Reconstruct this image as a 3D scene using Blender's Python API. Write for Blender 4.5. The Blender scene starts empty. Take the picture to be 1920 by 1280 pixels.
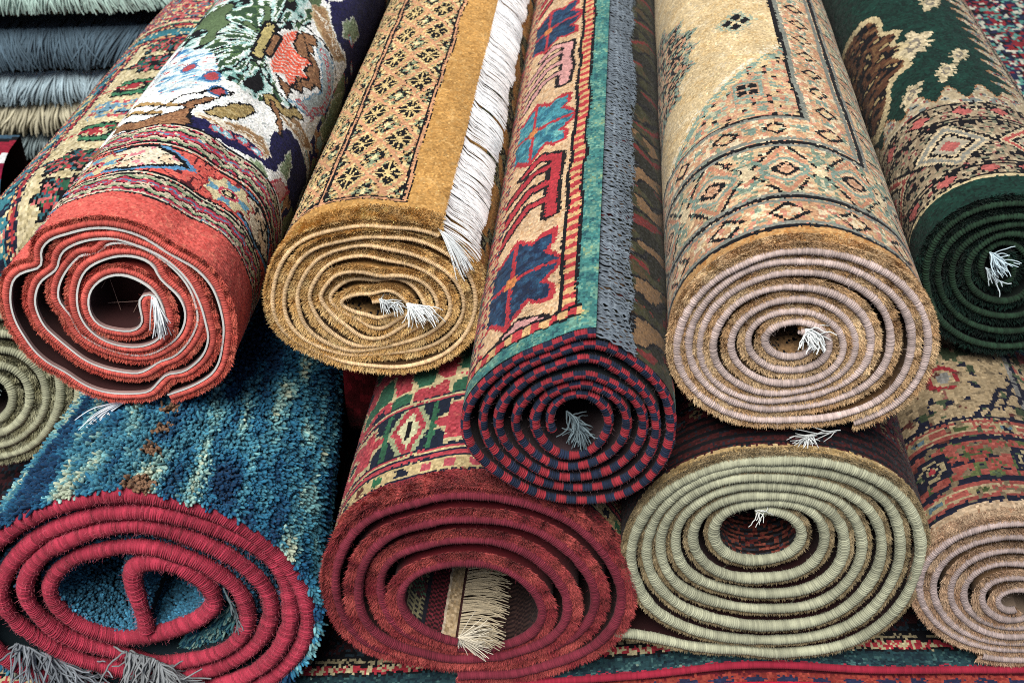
import math, random
import numpy as np
rnd = np.random.RandomState(7)
# ---------------------------------------------------------------- camera model (metres; the photo is 1920 x 1280)
TH = math.radians(36.0); F = 2257.0
CT, ST = math.cos(TH), math.sin(TH)
def ray(px, py):
    a = (px-960)/F; b = (640-py)/F
    return np.array([a, CT+b*ST, -ST+b*CT])
def on_plane(pts, Y):
    """photo points on the upright plane y = Y, as (x, z)"""
    o = []
    for p in pts:
        r = ray(p[0], p[1]); t = Y/r[1]; o.append((r[0]*t, r[2]*t))
    return np.array(o)
def proj(P):
    P = np.asarray(P); w = P[..., 1]*CT - P[..., 2]*ST; up = P[..., 1]*ST + P[..., 2]*CT
    return np.stack([960+F*P[..., 0]/w, 640-F*up/w], -1)
def Z(x0, y0, s, pts): return [(x0+x/s, y0+y/s) for x, y in pts]
VPX, VPY = 1185, 640-F*math.tan(TH)
def axis(vpx=VPX):
    d = ray(vpx, VPY); d = d/d[1]; return d      # unit step in y
def smooth_path(P, ds):
    """Catmull-Rom through P, resampled every ds"""
    P = np.asarray(P, float); Q = np.vstack([2*P[0]-P[1], P, 2*P[-1]-P[-2]]); o = []
    for i in range(len(P)-1):
        p0, p1, p2, p3 = Q[i:i+4]; t = np.linspace(0, 1, 24, endpoint=False)[:, None]
        o.append(.5*((2*p1)+(-p0+p2)*t+(2*p0-5*p1+4*p2-p3)*t*t+(-p0+3*p1-3*p2+p3)*t**3))
    o = np.vstack(o+[P[-1:]])
    return resample(o, ds)
def resample(P, ds):
    L = np.r_[0, np.cumsum(np.linalg.norm(np.diff(P, axis=0), axis=1))]
    n = max(3, int(round(L[-1]/ds))+1); s = np.linspace(0, L[-1], n)
    return np.stack([np.interp(s, L, P[:, k]) for k in range(P.shape[1])], -1)
def spiral_px(outline, core, N, end_deg, wob=.12, seed=1, pw=1.0):
    """photo-space spiral from the core (cx,cy,rx,ry,rot) out to the traced outline; runs clockwise outward"""
    rs = np.random.RandomState(seed)
    O = np.array(outline, float); oc = O.mean(0) if len(O) > 2 else O[0]
    if len(O) > 2:
        oc = (O.min(0)+O.max(0))/2
        ang = np.arctan2(-(O[:, 1]-oc[1]), O[:, 0]-oc[0]); r = np.hypot(*(O-oc).T)
        k = np.argsort(ang); ang, r = ang[k], r[k]
        A = np.r_[ang-2*math.pi, ang, ang+2*math.pi]; R = np.r_[r, r, r]
        # smooth
        g = np.linspace(-math.pi, math.pi, 181)[:-1]; rr = np.interp(g, A, R)
        fr = np.fft.rfft(rr); fr[9:] = 0; rr = np.fft.irfft(fr, 180)
        Rout = lambda f: np.interp((f+math.pi) % (2*math.pi)-math.pi, np.r_[g, math.pi], np.r_[rr, rr[0]])
    cx, cy, rx, ry, rot = core
    def Rin(f):
        f2 = f-rot; return rx*ry/np.sqrt((ry*np.cos(f2))**2+(rx*np.sin(f2))**2)
    t = np.linspace(0, N, int(N*90)+1); f = math.radians(end_deg)+2*math.pi*(N-t)
    s = (t/(N-.5)); s = np.where(t > N-1, 1+(t-(N-.5))*.7/N, s*(1+.2/N)) if False else t/(N-.5)
    s = np.clip(s, 0, 1+.5/(N-.5))
    s = s**pw
    w = np.zeros_like(t)
    for k in (1, 2, 3): w += rs.randn()*np.sin(k*f+rs.rand()*6.3+.7*t)/k
    gap = (Rout(f)-Rin(f))/N
    R = Rin(f)+(Rout(f)-Rin(f))*s + w*wob*gap*np.clip(4*s*(1-s), 0, 1)
    sc = np.clip(s, 0, 1)
    x = cx+(oc[0]-cx)*sc+R*np.cos(f); y = cy+(oc[1]-cy)*sc-R*np.sin(f)
    return np.stack([x, y], -1)
def ell(cx, cy, rx, ry, rot=0, n=24, p=2.0):
    o = []
    for i in range(n):
        a = 2*math.pi*i/n; c, s = math.cos(a), math.sin(a)
        k = (abs(c)**p+abs(s)**p)**(-1/p); x, y = rx*k*c, ry*k*s
        o.append((cx+x*math.cos(rot)+y*math.sin(rot), cy-y*math.cos(rot)+x*math.sin(rot)))
    return o
# ---------------------------------------------------------------- the rolls: spiral of the bound edge, traced on each roll's end plane
R_ = {}
def _fine(P, seed):
    rs = np.random.RandomState(seed); n = len(P); s = np.arange(n); w = sum(rs.randn()*np.sin(s*f+rs.rand()*6)/(1+f*40) for f in rs.uniform(.02, .25, 14)); return w
def roll(key, path_px, Y, rb, th, ds=.0030, L=1.25, vpx=VPX, k=0.0, u_off=0.0):
    P = resample(smooth_path(on_plane(path_px, Y), .002) if len(path_px) < 300 else on_plane(path_px, Y), ds)
    # even out kinks
    for _ in range(2): P[1:-1] = (P[:-2]+2*P[1:-1]+P[2:])/4
    T = np.gradient(P, axis=0); T /= np.linalg.norm(T, axis=1)[:, None]
    Nn = np.stack([-T[:, 1], T[:, 0]], -1)        # clockwise outward run (x right, z up) -> normal (-tz, tx) points out
    P = P+Nn*(_fine(P, int(Y*1000)+len(P))*.0011)[:, None]
    s = np.r_[0, np.cumsum(np.linalg.norm(np.diff(P, axis=0), axis=1))]
    c = (P[-int(len(P)*.2):].min(0)+P[-int(len(P)*.2):].max(0))/2
    R_[key] = dict(P=P, T=T, N=Nn, s=s, Y=Y, rb=rb, th=th, L=L, d=axis(vpx), k=k, c=c, Ls=s[-1])
    return R_[key]
def surf(R, u, v, off):
    """point on the roll: u metres back from the rug's outer end, v metres in from its bound edge, off metres outward"""
    s = R['Ls']-np.asarray(u); P = np.stack([np.interp(s, R['s'], R['P'][:, k]) for k in (0, 1)], -1)
    N = np.stack([np.interp(s, R['s'], R['N'][:, k]) for k in (0, 1)], -1)
    Q = P+N*np.asarray(off)[..., None]
    v = np.asarray(v); sc = 1+R['k']*np.clip(v, 0, .45)
    Q = R['c']+(Q-R['c'])*sc[..., None]
    return np.stack([Q[..., 0]+R['d'][0]*v, R['Y']+v, Q[..., 1]+R['d'][2]*v], -1)

bz = (1200, 400, 2.783)
roll('beige', spiral_px(Z(*bz, [(820,205),(1000,212),(1180,270),(1340,370),(1440,500),(1475,650),(1445,800),(1370,920),(1250,1015),(1100,1060),(820,1088),(540,1075),(400,1030),(280,940),(200,830),(168,700),(210,560),(300,420),(430,320),(600,240)]),
     (1481, 638, 36, 21, -.1), 7.3, -57, wob=.28, seed=3), .817, .0029, .0072)
roll('gold', spiral_px(Z(480, 380, 3.765, [(1270,262),(1100,217),(900,195),(750,187),(550,215),(400,245),(280,315),(200,400),(148,540),(128,680),(140,800),(180,880),(260,950),(400,1035),(560,1100),(750,1145),(950,1160),(1150,1150),(1300,1090),(1450,1000),(1530,870),(1572,700),(1560,560),(1480,430),(1370,330)]),
     (702, 574, 44, 9, -.12), 7.2, 45, wob=.50, seed=5), .965, .0016, .0066)
roll('navy', spiral_px(Z(860, 440, 2.4615, [(620,478),(500,510),(400,545),(280,592),(180,655),(95,730),(52,830),(48,900),(80,980),(150,1050),(230,1115),(330,1170),(450,1210),(550,1222),(650,1215),(780,1180),(880,1110),(955,1010),(992,900),(995,820),(970,740),(915,650),(830,580),(740,520)]),
     (1080, 790, 43, 44, 0), 5.35, 74, wob=.22, seed=8), .79, .0033, .0055)
roll('green', spiral_px(ell(1903, 523, 174, 140, 0, p=2.15), (1876, 500, 17, 22, 0), 5.4, -75, wob=.3, seed=4), 1.03, .0022, .0095)
roll('khaki', list(spiral_px(Z(1120, 780, 2.559, [(830,213),(650,222),(480,268),(330,350),(220,455),(155,590),(140,720),(178,840),(260,945),(400,1025),(560,1075),(750,1100),(950,1098),(1150,1070),(1250,1035),(1380,940),(1475,830),(1520,700),(1530,560),(1480,430),(1370,330),(1230,262),(1050,225)]),
     (1427, 992, 60, 36, -.1), 6.55, -88, wob=.38, seed=6, pw=.92))+Z(1120, 780, 2.559, [(700,1118),(560,1110),(450,1098),(320,1070),(180,1045),(75,1036)]), .80, .0041, .0085)
roll('maroon', spiral_px(Z(580, 900, 3.097, [(950,80),(700,95),(500,140),(350,200),(230,280),(150,385),(125,520),(130,680),(150,800),(230,905),(400,985),(600,1040),(800,1065),(1000,1072),(1250,1050),(1450,1000),(1620,920),(1735,820),(1790,680),(1765,540),(1700,430),(1600,310),(1450,205),(1250,125),(1100,90)]),
     (870, 1138, 112, 64, -.22), 4.0, -100, wob=.30, seed=9), .80, .0040, .0105)
roll('pink', spiral_px(ell(1912, 1103, 197, 124, .05, p=2.1), (1897, 1130, 19, 13, 0), 6.2, -120, wob=.25, seed=12), .80, .0027, .0080)
roll('cream', spiral_px(ell(-12, 728, 150, 136, 0), (-14, 742, 24, 32, 0), 4.6, -60, wob=.3, seed=13), 1.09, .0040, .0110)
rz = (0, 380, 3.2)
red_px = Z(*rz, [(935,560),(900,548),(868,552),(846,585),(858,650),(868,700),(845,745),(790,768),(700,760),(610,735),(553,680),(528,600),(540,520),(590,462),(660,428),(740,424),(830,455),(920,515),(975,600),(1000,690),(985,770),(930,825),(840,850),(740,845),(640,815),(550,755),(490,670),(468,570),(480,470),(520,392),(595,345),(680,318),(770,313),(860,333),(925,375),(955,435),(1005,485),(1070,540),(1112,610),(1120,680),(1098,750),(1050,812),(980,862),(910,900),(830,912),(740,905),(640,875),(560,835),(495,790),(455,735),(430,672),(385,622),(350,570),(350,490),(380,415),(430,350),(490,303),(570,302),(615,272),(650,240),(760,240),(870,272),(975,335),(1060,405),(1130,490),(1175,590),(1192,690),(1165,770),(1110,850),(1040,915),(960,945),(900,990),(830,1020),(720,1008),(620,982),(520,938),(440,880),(350,810),(270,740),(225,660),(208,590),(220,520),(250,465),(310,425),(352,388),(360,335),(385,285),(450,245),(540,215),(640,208),(720,213),(810,245),(910,285),(1000,335),(1090,410),(1160,500),(1215,610),(1245,710),(1262,800),(1235,890),(1180,955),(1100,1008),(1010,1022),(955,1075),(900,1125),(780,1137),(660,1130),(560,1103),(480,1060),(400,1003),(300,948),(220,880),(160,800),(110,720),(80,640),(70,560),(84,470),(125,425),(190,402),(243,388),(262,345),(250,295),(268,248),(315,208),(400,182),(500,158),(600,148),(720,158),(830,188),(920,232),(1000,287),(1085,335),(1185,398),(1272,495),(1322,610),(1348,740),(1335,860),(1312,960),(1262,1035),(1150,1103),(1010,1152)])
roll('red', red_px, .922, .0025, .0100)
blue_px = Z(0, 900, 2.909, [(812,800),(800,740),(765,640),(735,540),(745,465),(840,445),(950,465),(1070,525),(1150,600),(1170,680),(1100,750),(1000,795),(880,830),(780,850),(650,850),(500,812),(380,750),(305,670),(278,590),(320,500),(420,420),(550,385),(700,362),(850,372),(1000,410),(1150,470),(1280,560),(1345,660),(1355,760),(1310,850),(1200,930),(1040,975),(850,985),(650,930),(450,868),(300,790),(190,690),(140,590),(165,480),(250,385),(400,305),(550,258),(750,238),(950,275),(1150,345),(1320,435),(1430,540),(1480,660),(1470,780),(1400,890),(1270,985),(1090,1045),(850,1060),(650,1020),(450,975),(280,900),(120,800),(25,690),(5,580),(50,470),(120,390),(220,300),(350,235),(550,180),(800,165),(1000,205),(1200,265),(1400,360),(1530,490),(1585,640),(1585,780),(1510,920),(1380,1030),(1200,1100),(900,1150),(500,1120),(200,1030),(-20,900),(-130,740),(-150,560),(-90,400),(0,320),(110,235),(250,165),(420,105),(620,75),(800,85),(1000,130),(1200,195),(1400,305),(1550,440),(1640,580),(1672,720),(1650,870),(1570,990),(1440,1090),(1300,1150)])
roll('blue', blue_px, .80, .0064, .0150, k=-.60, vpx=1090)
zt = min(R['P'][:, 1].min()-R['th'] for R in (R_['khaki'], R_['maroon']))
TABLE = zt-.002
import bpy
from mathutils import Vector
# ================================================================ mesh helpers
scene = bpy.context.scene
COL = scene.collection
def H(h, k=1.0):
    c = [int(h[i:i+2], 16)/255 for i in (0, 2, 4)]
    return np.array([((x+.055)/1.055)**2.4 if x > .04045 else x/12.92 for x in c])*k
def mkmesh(name, V, F, mat, parent=None, col=None, smooth=True):
    """V (n,3); F list of int arrays (m,k); col (faces,3) in face order"""
    V = np.asarray(V, np.float32).reshape(-1, 3); F = [np.asarray(f, np.int32) for f in (F if isinstance(F, list) else [F]) if len(f)]
    me = bpy.data.meshes.new(name); me.vertices.add(len(V)); me.vertices.foreach_set('co', V.ravel())
    lt = np.concatenate([np.full(len(f), f.shape[1], np.int32) for f in F]); lv = np.concatenate([f.ravel() for f in F])
    me.loops.add(len(lv)); me.loops.foreach_set('vertex_index', lv)
    me.polygons.add(len(lt)); me.polygons.foreach_set('loop_start', np.r_[0, np.cumsum(lt)[:-1]].astype(np.int32))
    me.update(calc_edges=True)
    me.polygons.foreach_set('use_smooth', np.full(len(lt), smooth))
    if col is not None:
        col = np.asarray(col, np.float32)
        if col.ndim == 1: col = np.tile(col, (len(lt), 1))
        rgba = np.ones((len(lt), 4), np.float32); rgba[:, :3] = np.clip(col, 0, 1)
        a = me.attributes.new('Col', 'FLOAT_COLOR', 'CORNER'); a.data.foreach_set('color', np.repeat(rgba, lt, axis=0).ravel())
    me.update()
    me.materials.append(mat)
    o = bpy.data.objects.new(name, me); COL.objects.link(o)
    if parent is not None:
        o.parent = parent; o.matrix_parent_inverse = parent.matrix_basis.inverted()
    return o
def thing(name, loc, label, cat, group=None):
    o = bpy.data.objects.new(name, None); COL.objects.link(o); o.location = [float(x) for x in loc]; o.empty_display_size = .05
    o['label'] = label; o['category'] = cat
    if group: o['group'] = group
    bpy.context.view_layer.update()
    return o
def quads(nu, nv, base=0, closed_v=False):
    i = np.arange(nu-1)[:, None]; j = np.arange(nv if closed_v else nv-1)[None]; j2 = (j+1) % nv
    return (base+np.stack([i*nv+j, (i+1)*nv+j, (i+1)*nv+j2, i*nv+j2], -1)).reshape(-1, 4)
# ================================================================ materials (all procedural; the knots' colours come in per face)
def mat_fibre(name, rough=.9, sheen=.04, bump=.25, scale=900, spec=.2, stretch=None):
    m = bpy.data.materials.new(name); m.use_nodes = True; nt = m.node_tree; b = nt.nodes['Principled BSDF']
    at = nt.nodes.new('ShaderNodeAttribute'); at.attribute_name = 'Col'
    tc = nt.nodes.new('ShaderNodeTexCoord'); nz = nt.nodes.new('ShaderNodeTexNoise'); nz.inputs['Scale'].default_value = scale; nz.inputs['Detail'].default_value = 2
    nt.links.new(tc.outputs['Object'], nz.inputs['Vector'])
    n2 = nt.nodes.new('ShaderNodeTexNoise'); n2.inputs['Scale'].default_value = 22; n2.inputs['Detail'].default_value = 3
    nt.links.new(tc.outputs['Object'], n2.inputs['Vector'])
    mr = nt.nodes.new('ShaderNodeMapRange'); mr.inputs[3].default_value = .74; mr.inputs[4].default_value = 1.26; nt.links.new(nz.outputs['Fac'], mr.inputs[0])
    mr2 = nt.nodes.new('ShaderNodeMapRange'); mr2.inputs[1].default_value = .3; mr2.inputs[2].default_value = .7; mr2.inputs[3].default_value = .84; mr2.inputs[4].default_value = 1.14; nt.links.new(n2.outputs['Fac'], mr2.inputs[0])
    mm = nt.nodes.new('ShaderNodeMath'); mm.operation = 'MULTIPLY'; nt.links.new(mr.outputs[0], mm.inputs[0]); nt.links.new(mr2.outputs[0], mm.inputs[1])
    vm = nt.nodes.new('ShaderNodeVectorMath'); vm.operation = 'SCALE'; nt.links.new(at.outputs['Color'], vm.inputs[0]); nt.links.new(mm.outputs[0], vm.inputs['Scale'])
    nt.links.new(vm.outputs[0], b.inputs['Base Color'])
    bp = nt.nodes.new('ShaderNodeBump'); bp.inputs['Strength'].default_value = bump; bp.inputs['Distance'].default_value = .0006
    nt.links.new(nz.outputs['Fac'], bp.inputs['Height']); nt.links.new(bp.outputs[0], b.inputs['Normal'])
    b.inputs['Roughness'].default_value = rough; b.inputs['Specular IOR Level'].default_value = spec
    b.inputs['Sheen Weight'].default_value = sheen; b.inputs['Sheen Roughness'].default_value = .5
    return m
M = dict(pile=mat_fibre('wool_pile'), cord=mat_fibre('wound_yarn', .85, .04, .5, 1800, .15), cotton=mat_fibre('cotton_fringe', .8, .04, .2, 1500, .25),
         back=mat_fibre('woven_backing', .95, .05, .5, 700, .1), hair=mat_fibre('loose_fibre', .7, .1, 0, 500, .3))
def mat_plain(name, c, rough, spec=.4):
    m = bpy.data.materials.new(name); m.use_nodes = True; nt = m.node_tree; b = nt.nodes['Principled BSDF']
    nz = nt.nodes.new('ShaderNodeTexNoise'); nz.inputs['Scale'].default_value = 30; nz.inputs['Detail'].default_value = 5
    cr = nt.nodes.new('ShaderNodeMapRange'); cr.inputs[3].default_value = .7; cr.inputs[4].default_value = 1.3; nt.links.new(nz.outputs['Fac'], cr.inputs[0])
    vm = nt.nodes.new('ShaderNodeVectorMath'); vm.operation = 'SCALE'; vm.inputs[0].default_value = c; nt.links.new(cr.outputs[0], vm.inputs['Scale'])
    nt.links.new(vm.outputs[0], b.inputs['Base Color']); b.inputs['Roughness'].default_value = rough; b.inputs['Specular IOR Level'].default_value = spec
    return m
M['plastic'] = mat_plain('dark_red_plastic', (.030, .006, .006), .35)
M['wire'] = mat_plain('thin_thread', (.35, .22, .18), .5)
M['table'] = mat_plain('dark_cloth', (.012, .010, .012), .9, .1)
# ================================================================ fibres
def frames(P):
    T = np.gradient(P, axis=-2); T = T/np.maximum(np.linalg.norm(T, axis=-1, keepdims=True), 1e-9)
    ref = np.array([.13, .91, .39]); A = np.cross(T, ref); A /= np.maximum(np.linalg.norm(A, axis=-1, keepdims=True), 1e-9)
    return T, A, np.cross(T, A)
def tubes(P, r, cols, sides=3, taper=.5):
    """P (n,k,3) polylines -> verts, quads, face colours"""
    n, k, _ = P.shape; T, A, B = frames(P); a = np.arange(sides)*2*math.pi/sides
    rr = np.broadcast_to(np.asarray(r, float).reshape(-1, 1), (n, 1))*np.linspace(1, taper, k)[None]
    V = P[:, :, None]+rr[..., None, None]*(np.cos(a)[None, None, :, None]*A[:, :, None]+np.sin(a)[None, None, :, None]*B[:, :, None])
    base = (np.arange(n)*k*sides)[:, None, None]; q = quads(k, sides, 0, True)
    Fq = (base+q[None]).reshape(-1, 4)
    C = np.repeat(np.broadcast_to(cols, (n, 3)), len(q), axis=0)
    return V.reshape(-1, 3), Fq, C
def blades(Pb, D, W, cols, bend=None):
    """thin tapering fibres: base Pb, tip vector D, width vector W; a pair of triangles each so they bend"""
    n = len(Pb); mid = Pb+D*.55+(0 if bend is None else bend*.12)
    tip = Pb+D+(0 if bend is None else bend)*.5
    V = np.stack([Pb-W, Pb+W, mid+W*.7, mid-W*.7, tip], 1).reshape(-1, 3); b = np.arange(n)[:, None]*5
    return V, [b+np.array([[0, 1, 2, 3]]), b+np.array([[3, 2, 4]])], np.vstack([cols, cols])
class Bag:
    """collects pieces of one part"""
    def __init__(s): s.V = []; s.F = {}; s.C = {}; s.n = 0
    def add(s, V, F, C):
        F = F if isinstance(F, list) else [F]; C = np.asarray(C); o = 0
        for f in F:
            c = C if C.ndim == 1 else C[o:o+len(f)]
            c = np.tile(c, (len(f), 1)) if c.ndim == 1 else c
            o += len(f); s.F.setdefault(f.shape[1], []).append(np.asarray(f)+s.n); s.C.setdefault(f.shape[1], []).append(c)
        s.V.append(np.asarray(V).reshape(-1, 3)); s.n += len(s.V[-1])
    def build(s, name, mat, parent=None, smooth=True):
        ks = sorted(s.F); return mkmesh(name, np.vstack(s.V), [np.vstack(s.F[k]) for k in ks], mat, parent, np.vstack([np.vstack(s.C[k]) for k in ks]), smooth)
def unit(v): return v/np.maximum(np.linalg.norm(v, axis=-1, keepdims=True), 1e-9)
def knots(bag, P, C, h=.0010, lay=(0, -1, -.2), jit=.25, rs=rnd, cj=.16, gj=.22):
    """a knotted face: every cell of the lattice P (nu,nv,3) is one tuft with colour C (nu-1,nv-1,3)"""
    nu, nv = P.shape[:2]
    du = P[1:, :-1]-P[:-1, :-1]; dv = P[:-1, 1:]-P[:-1, :-1]; n = unit(np.cross(du, dv))
    cen = (P[1:, :-1]+P[:-1, :-1]+P[1:, 1:]+P[:-1, 1:])/4
    if (n*(-cen)).sum() < 0: n = -n
    hh = h*(.6+.8*rs.rand(nu-1, nv-1))
    apex = cen+n*hh[..., None]+du*((rs.rand(nu-1, nv-1, 1)-.5)*jit*2)+dv*((rs.rand(nu-1, nv-1, 1)-.5)*jit*2)+np.array(lay)*hh[..., None]*.5
    G = P.copy(); g = (rs.rand(nu-2, nv-2, 2)-.5)*2*gj; G[1:-1, 1:-1] += du[1:, 1:]*g[..., :1]+dv[1:, 1:]*g[..., 1:]
    V = np.vstack([G.reshape(-1, 3), apex.reshape(-1, 3)]); b = nu*nv
    i = np.arange(nu-1)[:, None]; j = np.arange(nv-1)[None]; a = b+i*(nv-1)+j
    c0, c1, c2, c3 = i*nv+j, (i+1)*nv+j, (i+1)*nv+j+1, i*nv+j+1
    F = np.stack([np.stack(t, -1) for t in ((c0, c1, a), (c1, c2, a), (c2, c3, a), (c3, c0, a))], 2).reshape(-1, 3)
    Cj = C*np.exp(cj*rs.randn(nu-1, nv-1, 1))
    bag.add(V, F, np.repeat(Cj.reshape(-1, 3), 4, axis=0))
# ================================================================ pattern drawing on a rug's own (u, v) plane
def h2(i, j, s=0):
    x = np.sin(i*127.1+j*311.7+s*74.7)*43758.5453; return x-np.floor(x)
def vn(U, V, sc, s=0):
    x, y = U/sc, V/sc; i, j = np.floor(x), np.floor(y); f, g = x-i, y-j; f = f*f*(3-2*f); g = g*g*(3-2*g)
    return (h2(i, j, s)*(1-f)+h2(i+1, j, s)*f)*(1-g)+(h2(i, j+1, s)*(1-f)+h2(i+1, j+1, s)*f)*g
def pal(x, ps):
    """x in 0..1 -> colour by [(weight, colour) ...]"""
    w = np.cumsum([p[0] for p in ps]); w = w/w[-1]; k = np.searchsorted(w, np.clip(x, 0, .99999)); return np.array([p[1] for p in ps])[k]
def orn(U, V, pu, pv, q, ps, s=0, vary=.06):
    """mirror-symmetric small ornament repeating every pu x pv, with q-sized stitches"""
    a = np.abs((U/pu) % 1-.5)*pu; b = np.abs((V/pv) % 1-.5)*pv
    x = h2(np.floor(a/q), np.floor(b/q), s)
    x = np.where(h2(np.floor(U/q), np.floor(V/q), s+5) < vary, h2(np.floor(U/q), np.floor(V/q), s+9), x)
    return pal(x, ps)
def line(U, V, pts, w):
    m = np.zeros(U.shape, bool)
    for (a, b), (c, d) in zip(pts[:-1], pts[1:]):
        L = (c-a)**2+(d-b)**2+1e-12; t = np.clip(((U-a)*(c-a)+(V-b)*(d-b))/L, 0, 1)
        m |= np.hypot(U-a-t*(c-a), V-b-t*(d-b)) < w/2
    return m
def poly(U, V, pts):
    m = np.zeros(U.shape, bool); n = len(pts)
    for i in range(n):
        (x0, y0), (x1, y1) = pts[i], pts[(i+1) % n]
        if y0 == y1: continue
        m ^= ((V >= y0) != (V >= y1)) & (U < (x1-x0)*(V-y0)/(y1-y0)+x0)
    return m
def dia(U, V, cu, cv, a, b): return np.abs(U-cu)/a+np.abs(V-cv)/b
def rad(U, V, cu, cv, a, b): return np.hypot((U-cu)/a, (V-cv)/b)
def put(C, m, c): C[m] = c[m] if isinstance(c, np.ndarray) and c.ndim == 3 else c
def dash(x, p, d=.6): return (x/p) % 1 < d
# ================================================================ a rolled rug
def wobble(R, amp, seed):
    rs = np.random.RandomState(seed); s = R['s']; y = np.zeros_like(s)
    for k in range(1, 9): y += rs.randn()/k*np.sin(s*k*5.1+rs.rand()*6.3)
    R['yo'] = y*amp; return R
def S(R, u, v, off):
    P = surf(R, u, v, off)
    if 'yo' in R:
        s = R['Ls']-np.asarray(u); P[..., 1] += np.interp(s, R['s'], R['yo'])*np.exp(-np.asarray(v)/.15)
    return P
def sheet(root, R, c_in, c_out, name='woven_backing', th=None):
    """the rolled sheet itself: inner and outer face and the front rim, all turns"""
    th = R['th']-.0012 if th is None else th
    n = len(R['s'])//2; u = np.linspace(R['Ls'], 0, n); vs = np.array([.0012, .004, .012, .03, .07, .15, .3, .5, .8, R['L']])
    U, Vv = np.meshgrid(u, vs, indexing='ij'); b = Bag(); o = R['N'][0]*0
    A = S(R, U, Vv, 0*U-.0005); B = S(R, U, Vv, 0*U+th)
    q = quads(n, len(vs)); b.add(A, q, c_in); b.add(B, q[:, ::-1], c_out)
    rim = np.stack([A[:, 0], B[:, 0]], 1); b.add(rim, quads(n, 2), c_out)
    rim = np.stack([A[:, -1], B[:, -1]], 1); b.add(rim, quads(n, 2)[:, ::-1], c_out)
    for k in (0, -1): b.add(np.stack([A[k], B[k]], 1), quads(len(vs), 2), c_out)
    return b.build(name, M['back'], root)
def cord(root, R, col,  pitch=.0022, off=0.0, flat=1.0, yo=-.0005, slant=.25, name='edge_binding', depth=.30, cj=.16, rb=None, m=9, colfn=None, umax=None, fuzz=1.0, fcol=None, u0=0.0):
    rb = R['rb'] if rb is None else rb; n = int(((umax or R['Ls'])-u0)/(pitch/6)); u = np.linspace((umax or R['Ls'])-.001, u0+.0005, n)
    rs = np.random.RandomState(int(R['Ls']*1e4) % 9999)
    C0 = S(R, u, 0*u, 0*u+off); C1 = S(R, u, 0*u, 0*u+off+.001); N = unit(C1-C0); Y = np.array([0, 1., 0])
    C0 = C0+Y*yo
    a = np.linspace(0, 2*math.pi, m, endpoint=False)
    ph = u[:, None]/pitch+slant*np.sin(a)[None]+.9*vn(u, 0*u, pitch*4, 3)[:, None]+.15*vn(u, 0*u, pitch*1.3, 8)[:, None]
    low = 1+.09*(vn(u, 0*u, .014, 1)-.5)*2+.10*(vn(u, 0*u, .06, 4)-.5)*2; dirt = .80+.36*vn(u, 0*u, .035, 6)+.12*vn(u, 0*u, .008, 7)
    kk = np.floor(ph); r = rb*low[:, None]*(1-depth*(1-np.abs(np.sin(math.pi*ph))**.55))*(1+.045*(h2(kk, 0*kk, 21)-.5)*2)
    k = np.floor(ph); jt = np.exp((cj+.06)*(h2(k, 0*k, 2)-.5)*2.8)
    V = C0[:, None]+(np.cos(a)[None]*r*flat)[..., None]*N[:, None]+(np.sin(a)[None]*r)[..., None]*Y
    Fq = quads(n, m, 0, True)
    if colfn is None: C = np.tile(col, (n-1, m, 1))*jt[:-1, :, None]*dirt[:-1, None, None]
    else: C = colfn(u[:-1, None]+0*a[None], a[None]+0*u[:-1, None])*jt[:-1, :, None]
    groove = np.abs(np.sin(math.pi*ph[:-1]))
    b = Bag(); b.add(V, Fq, C.reshape(-1, 3))
    # loose hairs standing off the wound yarn
    nh = int((umax or R['Ls'])*750*fuzz); i = rs.randint(0, n-1, nh); j = rs.randint(0, m, nh)
    p = V[i, j]; d = unit(p-C0[i])*.5+np.array([0, -.7, .1])+rs.randn(nh, 3)*.7; L = (.0015+.0035*rs.rand(nh)**2)[:, None]
    e = unit(d); side = unit(np.cross(e, rs.randn(nh, 3)))
    PL = np.stack([p, p+e*L*.5+side*L*.15, p+e*L+side*L*.5], 1)
    v_, f_, c_ = tubes(PL, .00010, np.clip((C.reshape(n-1, m, 3)[i, j] if fcol is None else np.tile(fcol, (nh, 1)))*1.25, 0, .9), 3, .4); b.add(v_, f_, c_)
    return b.build(name, M['cord'], root)
def plush(bag, R, colfn, per=4.0, v0=.0008, rows=5, lmin=.003, lmax=.006, umax=None, fwd=.9, out=.55, wid=.00045, t0=.2, t1=1.05, seed=3, sheen_tip=None, th=None):
    """cut pile showing at the front rim of every turn"""
    rs = np.random.RandomState(seed); um = umax or R['Ls']; n = int(um*1000*per); th = th or R['th']
    u = rs.rand(n)*um; o = th*(t0+(t1-t0)*rs.rand(n)); v = v0+rs.rand(n)*.0015*rows/5
    P = S(R, u, v, o); N = unit(S(R, u, v, o+.001)-P); T = unit(S(R, u-.001, v, o)-P); Y = np.array([0, 1., 0])
    k = o/th; clump = vn(u, 0*u, .006, 7)-.5
    D = -Y*fwd*(1-.35*k[:, None])+N*(out*k[:, None])+T*(clump*1.1+rs.randn(n)*.20)[:, None]+rs.randn(n, 3)*.07
    D = unit(D)*(lmin+(lmax-lmin)*rs.rand(n))[:, None]; W = unit(np.cross(D, rs.randn(n, 3)))*wid
    c = colfn(u, v+.002*k)*np.exp(.16*rs.randn(n, 1)+.25*clump[:, None])
    bag.add(*blades(P, D, W, c, bend=N*.0015*rs.randn(n, 1)))
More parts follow.
